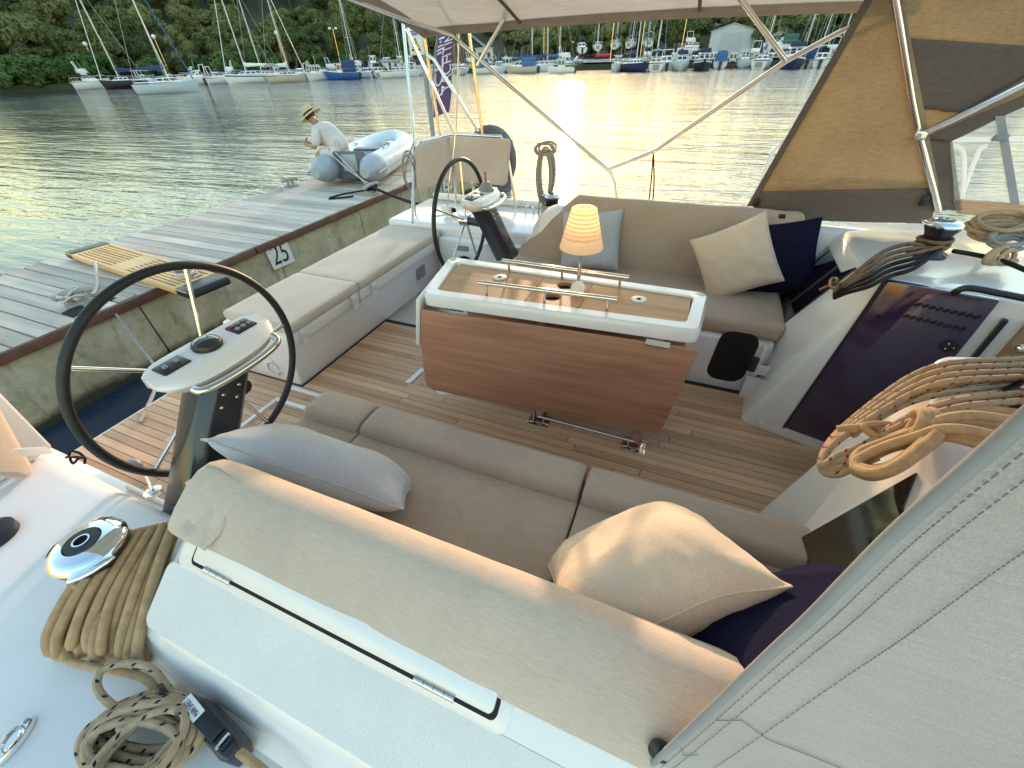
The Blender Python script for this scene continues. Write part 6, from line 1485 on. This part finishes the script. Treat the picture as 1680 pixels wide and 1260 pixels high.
for u in (.27, .68): g = G(); g.tube([cpt(u, k/30)-Vector((0, 0, .012)) for k in range(31)], .010, 6); g.build('seam_sleeve', M['canvas_d'], can)
for ln in FRAME:
    g = G(); g.tube([Vector(p)-can.location for p in ln], .0135, 10); g.build('frame_tube', M['steel'], can)
# ------------------------------------------------------------------ spray hood: far side panel, window, frame
far = thing('spray_hood', 'far side of the spray hood, sunlit tan canvas with clear window', 'spray hood', (.8, 3.1, .86))
def fq(px, py, y_): return ay(px, py, y_)-far.location
def tri_panel(name, a, b, c, d, mat, n=12, bow=.02):
    g = G(); g.grid(lambda u, v: (a.lerp(b, u)).lerp(d.lerp(c, u), v)+Vector((0, bow*math.sin(math.pi*u)*math.sin(math.pi*v), .004*noise.noise((u*4, v*4, 1)))), n, n); o = g.build(name, M[mat], far, recalc=False); s_ = o.modifiers.new('thick', 'SOLIDIFY'); s_.thickness = .002; return o
yb, yt = 3.16, 3.02
TL, TR_ = fq(1440, -20, yt), fq(1478, -20, yt-.06)
BL, BR = fq(1233, 338, yb), fq(1546, 336, 3.02)
tri_panel('side_canvas', TL.lerp(BL, 0), TR_, BR.lerp(TR_, .085), BL.lerp(TL, .085), 'canvas_k')
tri_panel('lower_band', BL.lerp(TL, .095)+Vector((0, -.004, 0)), BR.lerp(TR_, .095)+Vector((0, -.004, 0)), BR+Vector((0, 0, -.10)), BL+Vector((0, .0, -.08)), 'canvas_d', bow=.0)
g = G(); wv = Vector((.028, 0, .004)); g.loft([[TL.lerp(BL, k/12)-wv+Vector((0, -.006, 0)), TL.lerp(BL, k/12)+wv*.3+Vector((0, -.006, 0)), TL.lerp(BL, k/12)+wv*.3, TL.lerp(BL, k/12)-wv] for k in range(13)]); g.build('edge_strap', M['canvas_d'], far)
for px, py, y_ in ((1241, 332, yb), (1516, 330, 3.02)): g = G(); g.box(fq(px, py, y_-.02), (.035, .012, .05)); g.build('buckle', M['black'], far, bevel=.004)
g = G(); g.tube([fq(1466, -30, 2.98), fq(1497, 165, 2.99), fq(1508, 220, 3.0), fq(1540, 345, 3.0)], .0155, 12); g.build('hoop_tube', M['steel'], far)
g = G(); g.tube([fq(1508, 222, 2.97), fq(1600, 178, 2.95), fq(1760, 96, 2.9)], .0155, 12); g.build('hoop_tube', M['steel'], far)
g = G(); g.box(fq(1509, 222, 2.97), (.05, .035, .04)); g.build('tube_joint', M['steel'], far, bevel=.006)
# canvas above and forward of the hoop
P = lambda px, py, y_: fq(px, py, y_)
def fourpanel(name, pts, mat, y_=None):
    a, b, c, d = pts; return tri_panel(name, a, b, c, d, mat, bow=.01)
fourpanel('roof_canvas', [P(1466, -30, 3.03), P(1760, -30, 2.80), P(1760, 96, 2.92), P(1478, 60, 3.03)], 'canvas_k')
fourpanel('inner_canvas', [P(1484, 62, 3.02), P(1770, 80, 2.90), P(1575, 186, 3.0), P(1512, 178, 3.02)], 'canvas_d')
fourpanel('lower_canvas', [P(1508, 174, 3.04), P(1780, 70, 2.93), P(1780, 112, 2.95), P(1506, 230, 3.04)], 'canvas_k')
fourpanel('window_border', [P(1505, 226, 3.04), P(1800, 82, 3.0), P(1800, 118, 3.0), P(1560, 232, 3.03)], 'canvas_d')
fourpanel('window_border', [P(1510, 225, 3.05), P(1562, 228, 3.04), P(1578, 345, 3.04), P(1542, 345, 3.05)], 'canvas_d')
fourpanel('window_border', [P(1562, 325, 3.04), P(1800, 345, 3.0), P(1800, 375, 3.0), P(1570, 350, 3.04)], 'canvas')
def vinyl():
    m, t, p = nt('clear_vinyl'); p.inputs['Base Color'].default_value = (.9, .88, .84, 1); p.inputs['Roughness'].default_value = .12
    tr = N(t, 'ShaderNodeBsdfTransparent'); mx = N(t, 'ShaderNodeMixShader'); mx.inputs[0].default_value = .80
    t.links.new(p.outputs[0], mx.inputs[1]); t.links.new(tr.outputs[0], mx.inputs[2]); t.links.new(mx.outputs[0], t.nodes['Material Output'].inputs[0]); return m
M['vinyl'] = vinyl()
fourpanel('clear_window', [P(1558, 230, 3.035), P(1800, 116, 3.0), P(1800, 346, 3.0), P(1566, 327, 3.035)], 'vinyl')
g = G(); a, b = P(1640, 190, 3.02), P(1665, 335, 3.02); g.loft([[q+Vector((dx, -.004, 0)) for dx in (-.018, .018)]+[q+Vector((dx, .0, 0)) for dx in (.018, -.018)] for q in (a, b)]); st_ = g.build('window_strap', M['hem'], far)
g = G(); g.box(P(1641, 226, 3.01), (.06, .015, .03)); g.build('strap_buckle', M['grey'], st_, bevel=.005)

# near side of the spray hood: the big grey canvas at lower right, close to the lens
near = thing('spray_hood', 'near side of the spray hood, grey canvas with stitched edge at lower right', 'spray hood', (.5, .2, .76))
EDGE = cat_([(.114, .167, .54), (.140, .1916, .827), (.1667, .2221, 1.187), (.1768, .2348, 1.335), (.1909, .248, 1.491), (.23, .28, 1.9)], 6)
def np_(u, v):
    i = u*(len(EDGE)-1); k = min(int(i), len(EDGE)-2); e = EDGE[k].lerp(EDGE[k+1], i-k)
    q = Vector((e.x+v*1.9, e.y+.03*math.sin(v*2.2)-.01*v+.004*noise.noise((u*5, v*9, 2)), e.z+v*.05)); return q-near.location
g = G(); g.grid(lambda u, v: np_(u, v**1.8), 40, 40); o = g.build('side_canvas', M['canvas_g'], near, recalc=False)
s_ = o.modifiers.new('thick', 'SOLIDIFY'); s_.thickness = .002; s_.offset = 1
g = G(); g.tube([np_(k/60, 0)+Vector((-.001, -.001, 0)) for k in range(61)], .0048, 10); g.build('piping', M['hem'], near, sharp=80)
def stitch(v, name='stitch_line', r=.00055, dash=True, wob=0):
    g = G(); n = 150
    for k in range(n):
        a, b = np_(k/n, v), np_((k+(.62 if dash else 1.0))/n, v); o_ = Vector((0, -.0024, 0)); g.tube([a+o_, b+o_], r, 5, cap=False)
    g.build(name, M['thread'], near)
stitch(.0058); stitch(.0125); stitch(.031, r=.00055)
def seam(pts, r=.0006):
    g = G(); g.tube(pts, r, 6); g.build('seam', M['thread'], near)
def npx(px, py):
    """point of the near canvas under an image position (search over the sheet)"""
    d = ray(px, py).normalized(); best = None
    for i in range(81):
        for j in range(81):
            q = np_(i/80, (j/80)**2)+near.location-EYE; e = (q-d*q.dot(d)).length
            if best is None or e < best[0]: best = (e, q+EYE)
    return best[1]-near.location+Vector((0, -.0026, 0))
seam([npx(1175, 1178), npx(1215, 1185), npx(1255, 1200), npx(1325, 1232), npx(1390, 1262)])
seam([npx(1116, 1224), npx(1124, 1236), npx(1146, 1232)])
q = az(1083, 1228, .81); g = G(); g.lathe([(0, 0), (.016, 0), (.018, .006), (.012, .012), (0, .013)], q-near.location, 20, Matrix.Rotation(R(55), 3, 'X')); g.build('fastener', M['black'], near)
g = G(); pts = [az(985, 1231, .745), az(1030, 1229, .78), az(1092, 1232, .80), az(1075, 1258, .77), az(1010, 1268, .74)]; g.prism(pts, (0, -.003, -.004)); g.build('corner_tab', M['canvas_g'], near)
